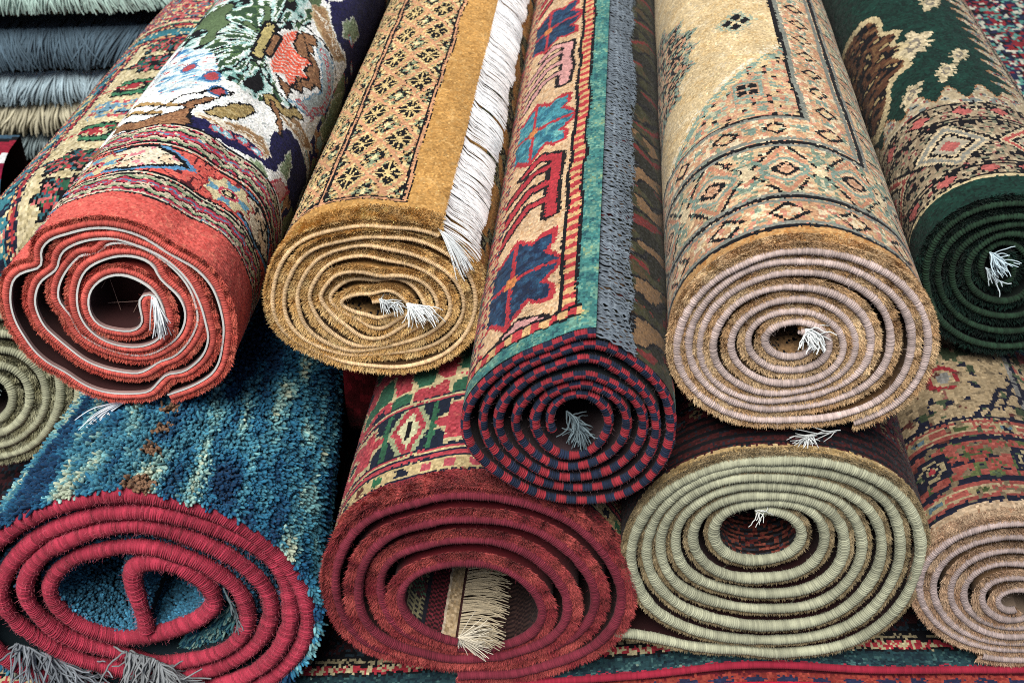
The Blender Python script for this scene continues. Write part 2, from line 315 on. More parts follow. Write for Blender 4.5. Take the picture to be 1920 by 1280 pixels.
def nap(bag, R, colfn, u0, u1, v0, v1, dens, lmin, lmax, wid=.0005, lean=(-.9, .35), seed=5, skip=None):
    """long soft pile lying on the outer face"""
    rs = np.random.RandomState(seed); n = int((u1-u0)*(v1-v0)*1e6*dens); u = u0+(u1-u0)*rs.rand(n); v = v0+(v1-v0)*rs.rand(n)
    if skip is not None: k = ~skip(u, v); u, v = u[k], v[k]; n = len(u)
    P = S(R, u, v, 0*u+R['th']-.0003); N = unit(S(R, u, v, 0*u+R['th']+.001)-P); T = unit(S(R, u-.001, v, 0*u+R['th'])-P)
    keep = (N*(-P)).sum(-1) > -.15; P, N, T, u, v = P[keep], N[keep], T[keep], u[keep], v[keep]; n = len(u)
    cl = vn(u, v, .009, 4)-.5; c2 = vn(u, v, .009, 8)-.5
    D = np.array([0, lean[0], 0])+N*lean[1]+T*(cl*1.3)[:, None]+rs.randn(n, 3)*.16; D[:, 1] += c2*.8
    D = unit(D)*(lmin+(lmax-lmin)*rs.rand(n))[:, None]; W = unit(np.cross(D, N+rs.randn(n, 3)*.5))*wid
    bag.add(*blades(P, D, W, colfn(u, v)*np.exp(.2*rs.randn(n, 1)+.5*c2[:, None]), bend=N*.001))
def face(bag, R, fn, umin, umax, v1, ku=.0021, kv=.0023, v0=.0005, h=.0010, seed=1, cj=.16, thin=None, off=.0):
    """the knotted outer face; fn(U, V) gives the drawing"""
    rs = np.random.RandomState(seed); u = np.arange(umin, umax, ku); v = [v0]
    while v[-1] < v1: v.append(v[-1]+kv*(1+.6*v[-1]))
    v = np.array(v); U, Vv = np.meshgrid(u, v, indexing='ij')
    P = S(R, U, Vv, 0*U+R['th']+off+.0016*(vn(U*3, Vv, .09, seed)-.5))
    Nn = np.cross(P[1:, :-1]-P[:-1, :-1], P[:-1, 1:]-P[:-1, :-1]); O = S(R, U, Vv, 0*U+R['th']+.01)-P
    fac = (O*(-P)).sum(-1).max(1) > -.0025       # whole strips that turn away underneath are left to the sheet
    i = np.where(fac)[0]; i0, i1 = i.min(), i.max()+1
    uc = (U[:-1, :-1]+U[1:, 1:])/2; vc = (Vv[:-1, :-1]+Vv[1:, 1:])/2
    uu = uc+ku*.7*(rs.rand(*uc.shape)-.5)+.004*(vn(uc, vc, .035, 2)-.5); vv = vc+kv*.7*(rs.rand(*uc.shape)-.5)+.005*(vn(uc, vc, .05, 6)-.5)
    C = fn(uu, vv)
    # run in pieces so that wholly hidden strips drop out
    knots(bag, P[i0:i1+1], C[i0:i1], h=h, rs=rs, cj=cj)
def prev_u(R, u=0.0):
    """the turn beneath the rug's outer end"""
    p = S(R, np.array([u]), np.array([0.0]), np.array([R['th']]))[0]; g = np.arange(u+.25, min(R['Ls'], u+1.2), .001)
    Q = S(R, g, 0*g, 0*g+R['th']); d = np.hypot(*(Q-p)[:, [0, 2]].T); return g[d.argmin()]
def wisps(bag, pts0, dirs, L, n, r, col, spread=.25, curl=.3, k=7, seed=0, cj=.12, grav=.4):
    """a bunch of yarn ends: n strands from around pts0 heading dirs"""
    rs = np.random.RandomState(seed); pts0 = np.asarray(pts0, float); dirs = np.asarray(dirs, float)
    i = rs.randint(0, len(pts0), n); f = rs.rand(n, 1); a = pts0[i]; P = a+(pts0[np.minimum(i+1, len(pts0)-1)]-a)*f
    D = unit(dirs[i % len(dirs)]+rs.randn(n, 3)*spread); out = [P]; st = (L*(.7+.5*rs.rand(n))/k)[:, None]; w = rs.randn(n, 3)*curl
    cl = rs.randn(9, 3)[rs.randint(0, 9, n)]*curl; ax = unit(rs.randn(n, 3)); fq = 1.2+1.6*rs.rand(n, 1)
    for s in range(k-1):
        D = unit(D+w*.18+cl*.35*math.sin(1+s)+np.cross(D, ax)*np.sin(fq*s)*curl*.9+rs.randn(n, 3)*curl*.12+np.array([0, 0, -2.2*grav/k])); out.append(out[-1]+D*st)
    v, f_, c = tubes(np.stack(out, 1), r, col*np.exp(cj*rs.randn(n, 1)), 4, .55); bag.add(v, f_, c)
# ================================================================ colours (linear albedo)
K = .72
def c(h, k=None): return H(h, K if k is None else k)
BLK = c('101018', .45)
# ---------------------------------------------------------------- drawings
def pat_beige(U, V):
    G = [(.5, BLK), (1.3, c('82957f')), (1.3, c('b2b498')), (2.6, c('dcc096')), (3, c('d2a27c')), (1.6, c('ecdab6')), (.7, c('c2806a'))]
    C = orn(U, V, .034, .030, .0042, G, 1, .25)
    tan = pal(vn(U, V, .004, 1), [(1, c('c9955a')), (1, c('d3a66c')), (.8, c('bd8549'))])
    fld = pal(vn(U, V, .012, 2)*.6+.4*h2(np.floor(U/.002), np.floor(V/.002)), [(1, c('d8ba85')), (1.3, c('e3cb9c')), (.8, c('eddbb4'))])
    us, vs = U-.250, V-.232                       # the field's corner
    # bands: signed steps across the border, alike along the front and along the side
    m = np.minimum(U-.250, V-.232)                # inside the field > 0
    f = m > 0
    C[f] = fld[f]
    b = -m
    put(C, (b > 0) & (b < .056), orn(U, V, .046, .046, .0042, [(1.2, c('8b9c86')), (1, c('dcc096')), (3.6, c('d2a27c')), (1.4, c('ecdab6')), (1, c('d99a80'))], 4, .3))
    # small square flowers in the guard stripe
    side = (U-.250) < (V-.232); t = np.where(side, V-.232, U-.250); d = np.where(side, U-.222, V-.204)
    for dd in (0,):
        x = (t/.046) % 1*.046-.023
        put(C, (b < .056) & (b > 0) & (np.abs(np.abs(x)+np.abs(d)-.0110) < .0025) & (h2(np.floor(U/.0022), np.floor(V/.0022), 3) < .88), BLK)
        put(C, (b < .056) & (b > 0) & ((np.abs(x)+np.abs(d)) < .006), c('e0c596'))
        put(C, (b < .056) & (b > 0) & (np.abs(np.abs(x)-.023) < .006) & (np.abs(d) < .007) & (h2(np.floor(U/.0035), np.floor(V/.0035), 8) < .55), c('83998a'))
    for w, cc in ((.0055, '8b8f84'), (.050, '8b8f84')): put(C, np.abs(b-w) < .0028, c(cc))
    # main border: dashed lozenge net with eight-sided flowers
    mb = (b > .058) & (b < .158)
    d = np.where(side, .250-U, .232-V)-.108; P = .062
    x = ((t+.008)/P) % 1*P-P/2
    q = np.abs(x)/(P/2)+np.abs(d)/.052; q2 = (P/2-np.abs(x))/(P/2)+np.abs(d)/.052
    put(C, mb & (q < .86) & (q > .70), c('c98f70'))
    put(C, mb & (np.abs(q-1) < .065) & (h2(np.floor(U/.003), np.floor(V/.003), 4) < .80), BLK)
    for qq, xx in ((q, x),):
        r = np.maximum(np.maximum(np.abs(xx), np.abs(d))*.92, (np.abs(xx)+np.abs(d))*.78)
        put(C, mb & (r < .0225), c('d8ac8a')); put(C, mb & (np.abs(r-.0185) < .0022), c('8fa394')); put(C, mb & (np.abs(r-.0140) < .0014), c('e8d2aa'))
        put(C, mb & (np.abs(r-.0092) < .0024) & (h2(np.floor(U/.0026), np.floor(V/.0026), 2) < .84), BLK)
        put(C, mb & (r < .0035), c('b98a6a'))
    put(C, mb & (np.abs(q2-.55) < .07) & (h2(np.floor(U/.003), np.floor(V/.003), 14) < .7), c('7e9686'))
    put(C, mb & (q2 < .25), c('e6d3ab'))
    # outer guard
    ob = (b > .158)
    x = (t/.052) % 1*.052-.026; d = b-.184
    put(C, ob & (b < .206), orn(U, V, .052, .05, .0042, [(1.2, c('8b9c86')), (1.2, c('dfc193')), (3.4, c('d1a27b')), (1.6, c('ecd9b4')), (.9, c('d4937a'))], 7, .3))
    put(C, ob & (b < .206) & (np.abs(np.abs(x)+np.abs(d)-.0145) < .0028) & (h2(np.floor(U/.0026), np.floor(V/.0026), 6) < .84), BLK)
    for w in (.0, .057, .158, .206): put(C, np.abs(b-w) < .0029, BLK)
    for w in (.0625, .1530, .1640, .2005): put(C, np.abs(b-w) < .0022, c('8d9086'))
    e = b > .208
    C[e] = tan[e]
    # corner spandrel in the field
    s = us/.130+vs/.165; st = np.floor(np.minimum(us/.016, vs/.02)) % 2*.12
    sp = f & (s+st < 1) & (us > 0)
    put(C, sp, orn(us, vs, .062, .07, .0048, [(.6, BLK), (1.6, c('8ca190')), (1.4, c('c3c4a4')), (2.4, c('dfc193')), (2.6, c('d4a584')), (.8, c('c9876d'))], 11, .2))
    put(C, f & (np.abs(s-.97) < .05) & (h2(np.floor(U/.004), np.floor(V/.004), 6) < .6), c('8fa897')); put(C, f & (np.abs(s-1.06) < .035) & (h2(np.floor(U/.004), np.floor(V/.004), 7) < .45), c('f2e6c8'))
    r = np.maximum(np.abs(U-.292), np.abs(V-.293)*.8); put(C, r < .016, c('c9a080')); put(C, np.abs(r-.0125) < .0016, c('8fa394')); put(C, (r < .0095) & ((np.abs(U-.292) > .0014) & (np.abs(V-.293) > .0018)), BLK); put(C, dia(U, V, .292, .293, .0035, .0045) < 1, c('8fa394'))
    r = dia(U, V, .290, .474, .016, .024); put(C, (r < 1.5) & (h2(np.floor(U/.003), np.floor(V/.003)) < .5), c('a9b59c')); put(C, (r < .95) & (np.minimum(np.abs((U-.29)*1.4-(V-.474)), np.abs((U-.29)*1.4+(V-.474))) > .0035), BLK)
    # the big toothed medallion running down the left
    x, y = U-.440, V-.47; a = np.arctan2(x, y); r = np.hypot(x/.112, y/.16)*(1+.16*np.abs(np.sin(a*7.5)))
    md = (r < 1) & f; put(C, md, orn(U-.440, V-.47, .05, .066, .004, [(1, BLK), (1.6, c('8b9c86')), (2, c('d8bb90')), (2.6, c('cf9c7c'))], 13, .1))
    put(C, md & (np.abs((r*6) % 1-.5) < .16) & (h2(np.floor(U/.0032), np.floor(V/.0032), 9) < .8), BLK); put(C, md & (r > .9) & dash(a, .07, .5), c('8ea392'))
    return C
def pat_gold(U, V):
    gold = pal(vn(U, V, .006, 1)*.5+.5*h2(np.floor(U/.002), np.floor(V/.003)), [(1, c('b8894a')), (1.2, c('c99a58')), (.8, c('d6ab6b'))])
    C = gold.copy(); V2 = V-.010*np.sin((U-.04)*16)
    m = np.minimum(U-.038, V2-.034); b = np.where(U > .1, 9, m)
    inn = m > 0
    base = orn(U, V, .038, .073, .0030, [(.8, BLK), (1.3, c('8a9270', .7)), (2.6, c('cfae74', .7)), (2.0, c('e6d09a', .7)), (1.6, c('c08c68', .7))], 3, .35)
    C[inn] = base[inn]
    z = inn & (U > .038)
    def lattice(u0, v0, pu, pv, sel, a=.019, bb=.0365):
        for k, (ou, ov) in enumerate(((0, 0), (.5, .5))):
            x = ((U-u0)/pu-ou+.5) % 1*pu-pu/2; y = ((V-v0)/pv-ov+.5) % 1*pv-pv/2; r = np.abs(x)/(pu/2)+np.abs(y)/(pv/2)
            put(C, sel & (np.abs(r-1) < .10), c('cf9a74'))
            if k == 0:
                put(C, sel & (r < .74), c('e0c68a', .7)); put(C, sel & (r < .70) & (np.abs(np.abs(x)*pv/pu-np.abs(y)) > .0026) & (np.minimum(np.abs(x), np.abs(y)*.6) > .0006), BLK)
            else:
                put(C, sel & (r < .55) & (h2(np.floor(U/.0026), np.floor(V/.0032), 4) < .6), c('8f9c7c')); put(C, sel & (np.abs(r-.42) < .13) & (h2(np.floor(U/.0024), np.floor(V/.003), 6) < .7), BLK); put(C, sel & (r < .18), c('f0dca6'))
    lattice(.0625, .090, .038, .073, inn & (U > .044) & (U < .117) & (V2 > .042))
    lattice(.1460, .075, .030, .060, inn & (U > .127) & (U < .166) & (V2 > .042))
    lattice(.25, .09, .05, .10, inn & (U > .19))
    for w in (.0, .0055): put(C, inn & ((np.abs(m-w) < .0013)), BLK)
    for w in (.118, .1235, .168, .1735, .19): put(C, inn & (np.abs(U-w) < .0014) & (V2 > .034), BLK)
    put(C, inn & (np.abs(U-.1208) < .0014), c('cf9a74')); put(C, inn & (np.abs(m-.0028) < .0014), c('cf9a74'))
    w = U > .48                                   # what shows beyond the white fringe: an inner turn
    C[w] = gold[w]
    d = w & (vn(U, V, .022, 5) > .56) & (V > .05); put(C, d, c('8b8c66')); put(C, d & (h2(np.floor(U/.003), np.floor(V/.004)) < .5), BLK)
    return C
def pat_navy(U, V):
    crm = pal(vn(U, V, .005, 1), [(1, c('d9b48a')), (1, c('e3c39c')), (.6, c('cfa578'))])
    RED, NAV, TEA = c('b8363f'), c('1f3450'), c('3f8f92')
    C = crm.copy(); m = np.minimum(U-.006, V-.004); U0, V0 = U, V; U = U+.0020*(vn(U0, V0, .006, 41)-.5); V = V+.0040*(vn(U0, V0, .007, 42)-.5)
    teal = pal(.6*vn(U, V, .01, 2)+.4*h2(np.floor(U/.002), np.floor(V/.003)), [(1, c('2c5f66')), (1.2, c('43827e')), (1, c('6fa08e')), (.6, c('98b084'))])
    # star and branch ornaments
    P = .30; y = ((V-.122)/P+.5) % 1*P-P/2; n = np.floor((V-.122)/P+.5)
    def star(cu, y0, a, b, col):
        r = np.minimum(np.maximum(np.abs(U-cu)/a, np.abs(y-y0)/b)*1.35, np.abs(U-cu)/(a*1.25)+np.abs(y-y0)/(b*1.25))
        rr = np.abs(U-cu)/a*.9+np.abs(y-y0)/b*.9; tt = np.maximum(np.abs(U-cu)/a, np.abs(y-y0)/b)
        body = (rr < 1) | ((tt < .62) & (rr < 1.25)); body |= (np.abs(np.abs(U-cu)/a-np.abs(y-y0)/b) < .28) & (tt < .86)
        ring = ((rr < 1.13) | ((tt < .72) & (rr < 1.36)) | ((np.abs(np.abs(U-cu)/a-np.abs(y-y0)/b) < .38) & (tt < .98)))
        put(C, ring, RED); C[body] = col[body]
        put(C, body & (np.minimum(np.abs(U-cu)/a, np.abs(y-y0)/b) < .05), RED); put(C, body & (np.maximum(np.abs(U-cu)/a, np.abs(y-y0)/b) < .13), c('d98a4f'))
    navc = pal(vn(U, V, .006, 3), [(1, c('1b2c48')), (1, c('264463')), (.5, c('2f5876'))]); teac = pal(vn(U, V, .006, 3), [(1, c('2f6f84')), (1, c('4a93a0')), (.5, c('6fb0ac'))])
    star(.084, .0, .046, .062, np.where((n % 2 == 0)[..., None], navc, teac))
    z = y-np.where(y > 0, .135, -.135)            # branch sits half way
    tr = [(.050, -.062), (.050, .055)]; arms = [[(.050, -.030+i*.034), (.078, -.026+i*.032), (.136, -.100+i*.044)] for i in range(3)]
    top = [[(.050, .055), (.070, .068), (.088, .052)]]
    br = np.where(n % 2 == 0, 1, 0)
    yy = np.where(y > 0, y-.155, y+.145)
    bc = np.where((np.floor((V-.122)/P) % 2 == 0)[..., None], c('b8363f'), c('d8a09a'))
    for w, col in ((.0175, c('20181a', .5)+0*C), (.0095, bc)):
        mk = line(U, yy, tr, w*1.25)
        for a in arms+top: mk |= line(U, yy, a, w)
        C[mk] = col[mk]
    put(C, (U > .108) & (U < .125), orn(U, V, .017, .03, .003, [(1, RED), (1, NAV), (1.4, c('d9b48a'))], 2, .1))
    o = (U > .125) & (U < .44); C[o] = orn(U, V, .05, .07, .004, [(1, RED), (1.2, c('4f5a36')), (1, c('d9b48a')), (.8, NAV)], 5, .1)[o]
    w = U > .44; x = (V+.55*U+.03*vn(U, V, .03, 44)+.02*vn(U, V, .25, 45)) % .075
    C[w] = pal(vn(U, V, .01, 4), [(1, c('36361f', .6)), (1.2, c('4a4a2e', .6)), (.7, c('5c4a30', .6))])[w]
    put(C, w & (x < .009), c('80302e', .7)); put(C, w & (vn(U, V, .03, 46) > .66), c('2a2a1c', .5)); put(C, w & (np.abs(x-.017) < .003), BLK); put(C, w & (x > .020) & (x < .045) & (V < .42) & (vn(U, V, .016, 47) > .35), c('8a6c4c', .7)); put(C, w & (np.abs(x-.047) < .003), BLK)
    # edge lines and guard stripes
    i = m < .028; g = (m > .0125) & (m < .0235) & (U < .3)
    a = np.where((U-.006) < (V-.004), V, U)
    put(C, (m > .009) & (m < .028) & (U < .3), BLK)
    C[g] = np.where(dash(a, .0165, .5)[..., None], c('bf3f44'), c('dcb27c'))[g]
    t = (m < .0095) & (U < .3); C[t] = teal[t]
    t = (V < .020+.012*vn(U, V, .03, 3)) & (U < .45); C[t] = teal[t]
    tv = (V > .014) & (V < .036) & (U > .02) & (U < .45)
    put(C, (V > .0185) & (V < .036) & (U > .012) & (U < .45), BLK); gg = (V > .021) & (V < .032) & (U > .012) & (U < .45)
    C[gg] = np.where(dash(U, .0165, .5)[..., None], c('bf3f44'), c('dcb27c'))[gg]
    return C
RP = dict(A=[(.384,.632),(.314,.552),(.30,.60),(.26,.80),(.20,.80),(.19,.66),(.224,.578),(.200,.534),(.232,.474),(.228,.388),(.194,.342),(.176,.336),(.21,.298),(.25,.306),(.28,.356),(.38,.5)],
 B=[(.374,.464),(.286,.378),(.27,.35),(.252,.29),(.276,.27),(.3,.262),(.384,.41)],
 G=[(.22,.386),(.226,.442),(.226,.474),(.214,.502),(.204,.49),(.212,.46),(.198,.446),(.18,.448),(.188,.418),(.176,.41),(.188,.396),(.186,.364),(.2,.384),(.214,.374)],
 G2=[(.212,.498),(.194,.514),(.182,.494),(.192,.486),(.182,.47),(.19,.466),(.172,.454),(.158,.424),(.17,.414),(.168,.396),(.178,.39),(.176,.372),(.186,.364),(.182,.342),(.194,.352),(.208,.374),(.186,.368),(.188,.396),(.176,.41),(.186,.422),(.18,.448),(.198,.446),(.208,.464)],
 Hc=[(.2,.36),(.18,.342),(.174,.348),(.156,.424),(.172,.472),(.194,.506),(.174,.506),(.152,.49),(.134,.458),(.136,.396),(.158,.35),(.18,.338)],
 ring=[(.172,.354),(.154,.36),(.14,.41),(.144,.454),(.162,.478),(.176,.496)],
 D=[(.264,.224),(.274,.228),(.268,.238),(.256,.254),(.246,.264),(.25,.246),(.258,.232),(.26,.216),(.254,.188),(.278,.18),(.40,.21),(.39,.24),(.314,.206),(.29,.206),(.272,.212)],
 O=[(.23,.268),(.218,.282),(.208,.274),(.228,.232),(.244,.22),(.252,.224)], O3=[(.21,.318),(.198,.33),(.186,.318),(.174,.338),(.158,.34),(.178,.308),(.19,.302),(.202,.302)],
 F=[(.256,.216),(.234,.222),(.212,.24),(.19,.24),(.176,.222),(.18,.208),(.19,.22),(.208,.224),(.23,.21),(.252,.206)], F2=[(.188,.3),(.168,.322),(.148,.33),(.122,.338),(.144,.304),(.16,.302),(.176,.296)],
 E=[(.258,.208),(.232,.216),(.208,.232),(.188,.224),(.18,.206),(.176,.222),(.186,.254),(.174,.29),(.158,.298),(.10,.306),(.10,.24),(.134,.22),(.152,.236),(.16,.262),(.162,.21),(.184,.194),(.208,.190),(.234,.186),(.256,.182)],
 F4=[(.214,.588),(.198,.6),(.186,.568),(.164,.544),(.144,.55),(.16,.508),(.18,.52),(.204,.552)], E3=[(.21,.70),(.198,.614),(.184,.65),(.16,.86),(.06,.86),(.09,.55),(.142,.556),(.166,.552),(.184,.572)],
 I4=[(.172,.602),(.16,.648),(.138,.642),(.144,.606),(.164,.578)], I5=[(.10,.40),(.125,.38),(.130,.46),(.115,.52),(.098,.46)],
 I=[(.19,.19),(.178,.2),(.166,.19),(.158,.182),(.174,.17)], I2=[(.16,.22),(.16,.268),(.146,.254),(.142,.224)], pf=[(.16,.188),(.154,.21),(.130,.226),(.136,.192)],
 med=[(.322,.112),(.306,.134),(.286,.140),(.266,.139),(.248,.128),(.232,.116),(.246,.104),(.256,.098),(.278,.090),(.300,.096)])
def pat_red(U, V):
    rnd1 = h2(np.floor(U/.002), np.floor(V/.002)); RED = pal(.5*vn(U, V, .005, 1)+.5*rnd1, [(1, c('c8524a', .82)), (1.3, c('d8645a', .82)), (.7, c('e27a68', .82))])
    Uw, Vw = U+.0024*(vn(U, V, .010, 5)-.5)+.0034*(vn(U, V, .0042, 15)-.5), V+.0034*(vn(U, V, .010, 6)-.5)+.0050*(vn(U, V, .0048, 16)-.5)
    p = lambda k: poly(Uw, Vw, RP[k])
    wht = pal(rnd1, [(1, c('e6e7e0', .9)), (1, c('f2f3f0', .9)), (.3, c('cfd8d6'))]); C = wht.copy(); NV = pal(rnd1, [(1, c('1c1b48', .6)), (1, c('25245a', .6))])
    br = pal(rnd1, [(1, c('8a6244')), (1, c('9a7050')), (.5, c('a87e5a'))]); tan = pal(rnd1, [(1, c('a98660')), (1, c('b89670')), (.5, c('98744e'))]); ol = pal(rnd1, [(1, c('9c8652')), (1, c('b29b66')), (.5, c('c4b07c'))]); gr = pal(rnd1, [(1, c('7f9470')), (1, c('94a884')), (.5, c('b0bf9c'))])
    def shape(k, fill, oc=None, w=.0026):
        m = p(k); C[m] = fill[m] if isinstance(fill, np.ndarray) and fill.ndim == 3 else fill
        if oc is not None: q_ = RP[k]; put(C, line(Uw, Vw, q_+[q_[0]], w), oc)
    # the field carries on round both sides with curling leaves on white and navy
    far = (V > .19) & ((U < .135) | (U > .385) | (V > .66)); fx = vn(U, V, .034, 21)*.7+vn(U, V, .013, 22)*.3
    C[far] = pal(np.clip((fx-.5)*1.7+.5, 0, 1), [(1.2, c('e6e7e0')), (.12, BLK), (.7, c('a9c7c4')), (.12, BLK), (.8, c('b58a62')), (.1, c('e6dcc8')), (1.1, c('25245a', .6)), (.1, c('c25560')), (.8, c('8b9b76'))])[far]
    # feathery foliage: short dark and green strokes fanning from the stem
    a_ = np.arctan2(U-.238, (V-.42)*.6); r_ = np.hypot(U-.238, (V-.42)*.6); t = vn(a_*.055, r_*.35, .0052, 11)+.25*(vn(U, V, .004, 12)-.5)
    fol = pal(np.clip((t-.5)*1.5+.5, 0, 1), [(1.3, BLK), (1.0, c('7fb0a8')), (1.6, c('c3e2dc')), (1.3, c('eaf4ee')), (.8, c('5c7a4e')), (.8, c('35503a'))])
    dk = vn(a_*.05, r_*.5, .014, 15); fol = np.where((dk > .74)[..., None], c('5d7350'), fol); fol = np.where((np.abs(dk-.725) < .018)[..., None], BLK, fol)
    m = p('A') | ((V > .5) & (U > .205) & (U < .40)); C[m] = fol[m]
    pk = (U > .29) & (U < .36) & (V > .55) & (V < .66); C[pk & (vn(U*.4, V, .006, 3) > .45)] = c('cf7f86')
    m = p('B'); t = vn(U*.45, V+U*.3, .0042, 13); C[m] = pal(t, [(.8, c('3f7fb2')), (1.0, c('8fbcd2')), (1.3, c('d3e6ea')), (1.0, c('f0f2ee')), (.8, c('c25560'))])[m]
    for cu, cv in ((.292, .330), (.262, .305), (.33, .40), (.25, .275)): put(C, rad(U, V, cu, cv, .006, .009) < 1.5, c('3f6f9c')); put(C, rad(U, V, cu, cv, .006, .009) < 1.1, c('b04a50'))
    for pts in ([(.40,.34),(.33,.262),(.29,.235),(.272,.228)], [(.40,.30),(.32,.235),(.285,.214)]): put(C, line(Uw, Vw, pts, .007), c('b0905c')); put(C, line(Uw, Vw+.004, pts, .0022), BLK)
    shape('E', NV); shape('E3', NV)
    shape('D', br, BLK); put(C, p('D') & (np.abs((vn(U, V, .02, 3)*6) % 1-.5) < .07), c('6a4630'))
    put(C, line(Uw, Vw, [(.246,.262),(.238,.284),(.250,.282),(.262,.262),(.276,.254),(.285,.236),(.31,.22)], .0030), BLK)
    def vein(pts, n, cc, w=.0016):
        P0 = np.array(pts)
        for k in range(1, n):
            f = k/n; put(C, line(Uw, Vw, [tuple(P0[0]+(P0[2]-P0[0])*f*0), tuple(P0[0]*(1-f)*.0+(P0[1]+(P0[2]-P0[1])*f))], w), cc)
    shape('F', tan, c('efe6d2')); shape('F2', tan, c('efe6d2')); shape('F4', tan, c('c9b48c'))
    for k, pts in (('F', [(.256,.214),(.19,.238),(.178,.212)]), ('F2', [(.190,.300),(.148,.328),(.140,.306)]), ('F4', [(.210,.580),(.150,.548),(.165,.512)])):
        sv = C.copy(); vein(pts, 5, c('efe6d2')); mk = ~p(k); C[mk] = sv[mk]
    shape('O', ol, BLK, .0022); shape('O3', ol, BLK, .0022); put(C, line(Uw, Vw, [(.196,.312),(.184,.290),(.176,.270)], .008), BLK); put(C, line(Uw, Vw, [(.196,.312),(.184,.290),(.176,.270)], .0045), br)
    shape('Hc', pal(rnd1, [(1, c('b9c9ca')), (1, c('c8d6d6'))]), c('6f9fbc'), .002)
    put(C, line(Uw, Vw, RP['ring'], .010) & ~(line(Uw, Vw, RP['ring'], .005) & dash(U*.7+V, .011, .55)) & dash(U*.7+V, .0055, .75), c('cc5560'))
    shape('G', pal(rnd1, [(1, c('d8583f', .9)), (1, c('e2705a', .9))]), c('f2e6dc')); put(C, p('G') & (np.abs(((V+U*.25)/.0085+.5*np.sin(U*300)) % 1-.5) < .12), c('f2ded2'))
    shape('G2', br, BLK); put(C, p('G2') & line(Uw, Vw, [(.204,.50),(.184,.45),(.182,.36)], .002), BLK)
    put(C, line(U, V, [(.242, .474), (.237, .384)], .0165), BLK); put(C, line(U, V, [(.242, .470), (.237, .388)], .0105), c('b8aa70')); put(C, line(U, V, [(.230, .456), (.228, .402)], .0130), BLK); put(C, line(U, V, [(.230, .452), (.228, .406)], .0075), br)
    for pts in ([(.236,.372),(.222,.356),(.198,.34),(.178,.334)], [(.25,.454),(.234,.494),(.216,.52),(.186,.518),(.162,.504),(.14,.490)]): put(C, line(Uw, Vw, pts, .0030), BLK)
    for k in ('I', 'I2', 'I4', 'I5'): shape(k, gr, c('dfe6d6'), .002)
    shape('pf', c('d9a8a4'), c('c24a58'))
    for a, b in [(.232, .200), (.222, .206), (.206, .214), (.190, .210), (.150, .60), (.12, .58)]: put(C, rad(Uw, Vw, a, b, .0078, .0062) < 1, c('c25560')); put(C, rad(Uw, Vw, a, b, .0058, .0044) < 1, c('8ec3d2')); put(C, rad(Uw, Vw, a, b, .002, .002) < 1, c('e8eef0'))
    # stripes and border towards the edge
    Vf = V-.25*np.clip(.24-U, 0, .24)*np.clip(1-V/.12, 0, 1); z = Vf
    s = z < .186; C[s] = RED[s]
    def wavy(lo, hi, sd):
        q = (z > lo) & (z < hi); d = z+.0045*(np.abs((U/.019) % 1-.5)*2-.5)+.003*(vn(U, V, .008, sd)-.5)
        C[q] = pal(((d-lo)/.0195) % 1, [(1, c('c0455a')), (.5, BLK), (.8, c('93a583')), (.6, c('e0cfb4')), (.5, BLK), (1, c('b93c4e')), (.5, c('5f8fae'))])[q]
        put(C, q & (h2(np.floor(U/.003), np.floor(V/.003), sd) < .10), c('e0cfb4'))
    wavy(.048, .080, 3); wavy(.146, .184, 4)
    for w in (.0445, .0805, .086, .140, .1465, .1845): put(C, np.abs(z-w) < .0016, BLK)
    for w in (.0475, .0835, .1435, .1815): put(C, np.abs(z-w) < .0011, c('e3d8bf'))
    mb = (z > .088) & (z < .139); PU = .128; uc = (U-.277)/PU; k = np.round(uc); x = (uc-k)*PU+.277
    put(C, mb & (np.abs((vn(U, V, .017, 17)*4) % 1-.5) < .09), c('5a1f28'))
    in1 = poly(x+.003*(vn(U, V, .01, 5)-.5), z+.003*(vn(U, V, .01, 6)-.5), [(a, b-.0) for a, b in RP['med']]); g1 = poly((x-.277)*.86+.277, (z-.116)*.86+.116, RP['med']); g2 = poly((x-.277)*1.15+.277, (z-.115)*1.18+.115, RP['med'])
    put(C, mb & g1, c('5d93bd')); put(C, mb & in1, BLK); put(C, mb & g2, pal(orn(U, V, .023, .016, .003, [(1, [0, 0, 0])], 1)[..., 0]*0+vn(U, V, .0075, 9), [(1, c('d98a92')), (1.3, c('e6dcc2')), (.3, BLK), (1, c('e8cfae'))]))
    x2 = (U-.190+PU/2) % PU-PU/2; r = rad(x2, z, 0, .113, .026, .021); a = np.arctan2(x2/.026, (z-.113)/.021); pet = r*(1+.12*np.cos(8*a))
    put(C, mb & (pet < .95), c('d9cba0')); put(C, mb & (pet < .9) & (np.cos(4*a) > .35) & (r > .4), c('6ca0b8')); put(C, mb & (np.abs(r-.36) < .07), c('c0455a')); put(C, mb & (r < .26), BLK); put(C, mb & (r < .14), c('d9cba0')); put(C, mb & (np.abs(pet-1.0) < .05), c('a5383a'))
    e = z < .0435; C[e] = RED[e]
    return C
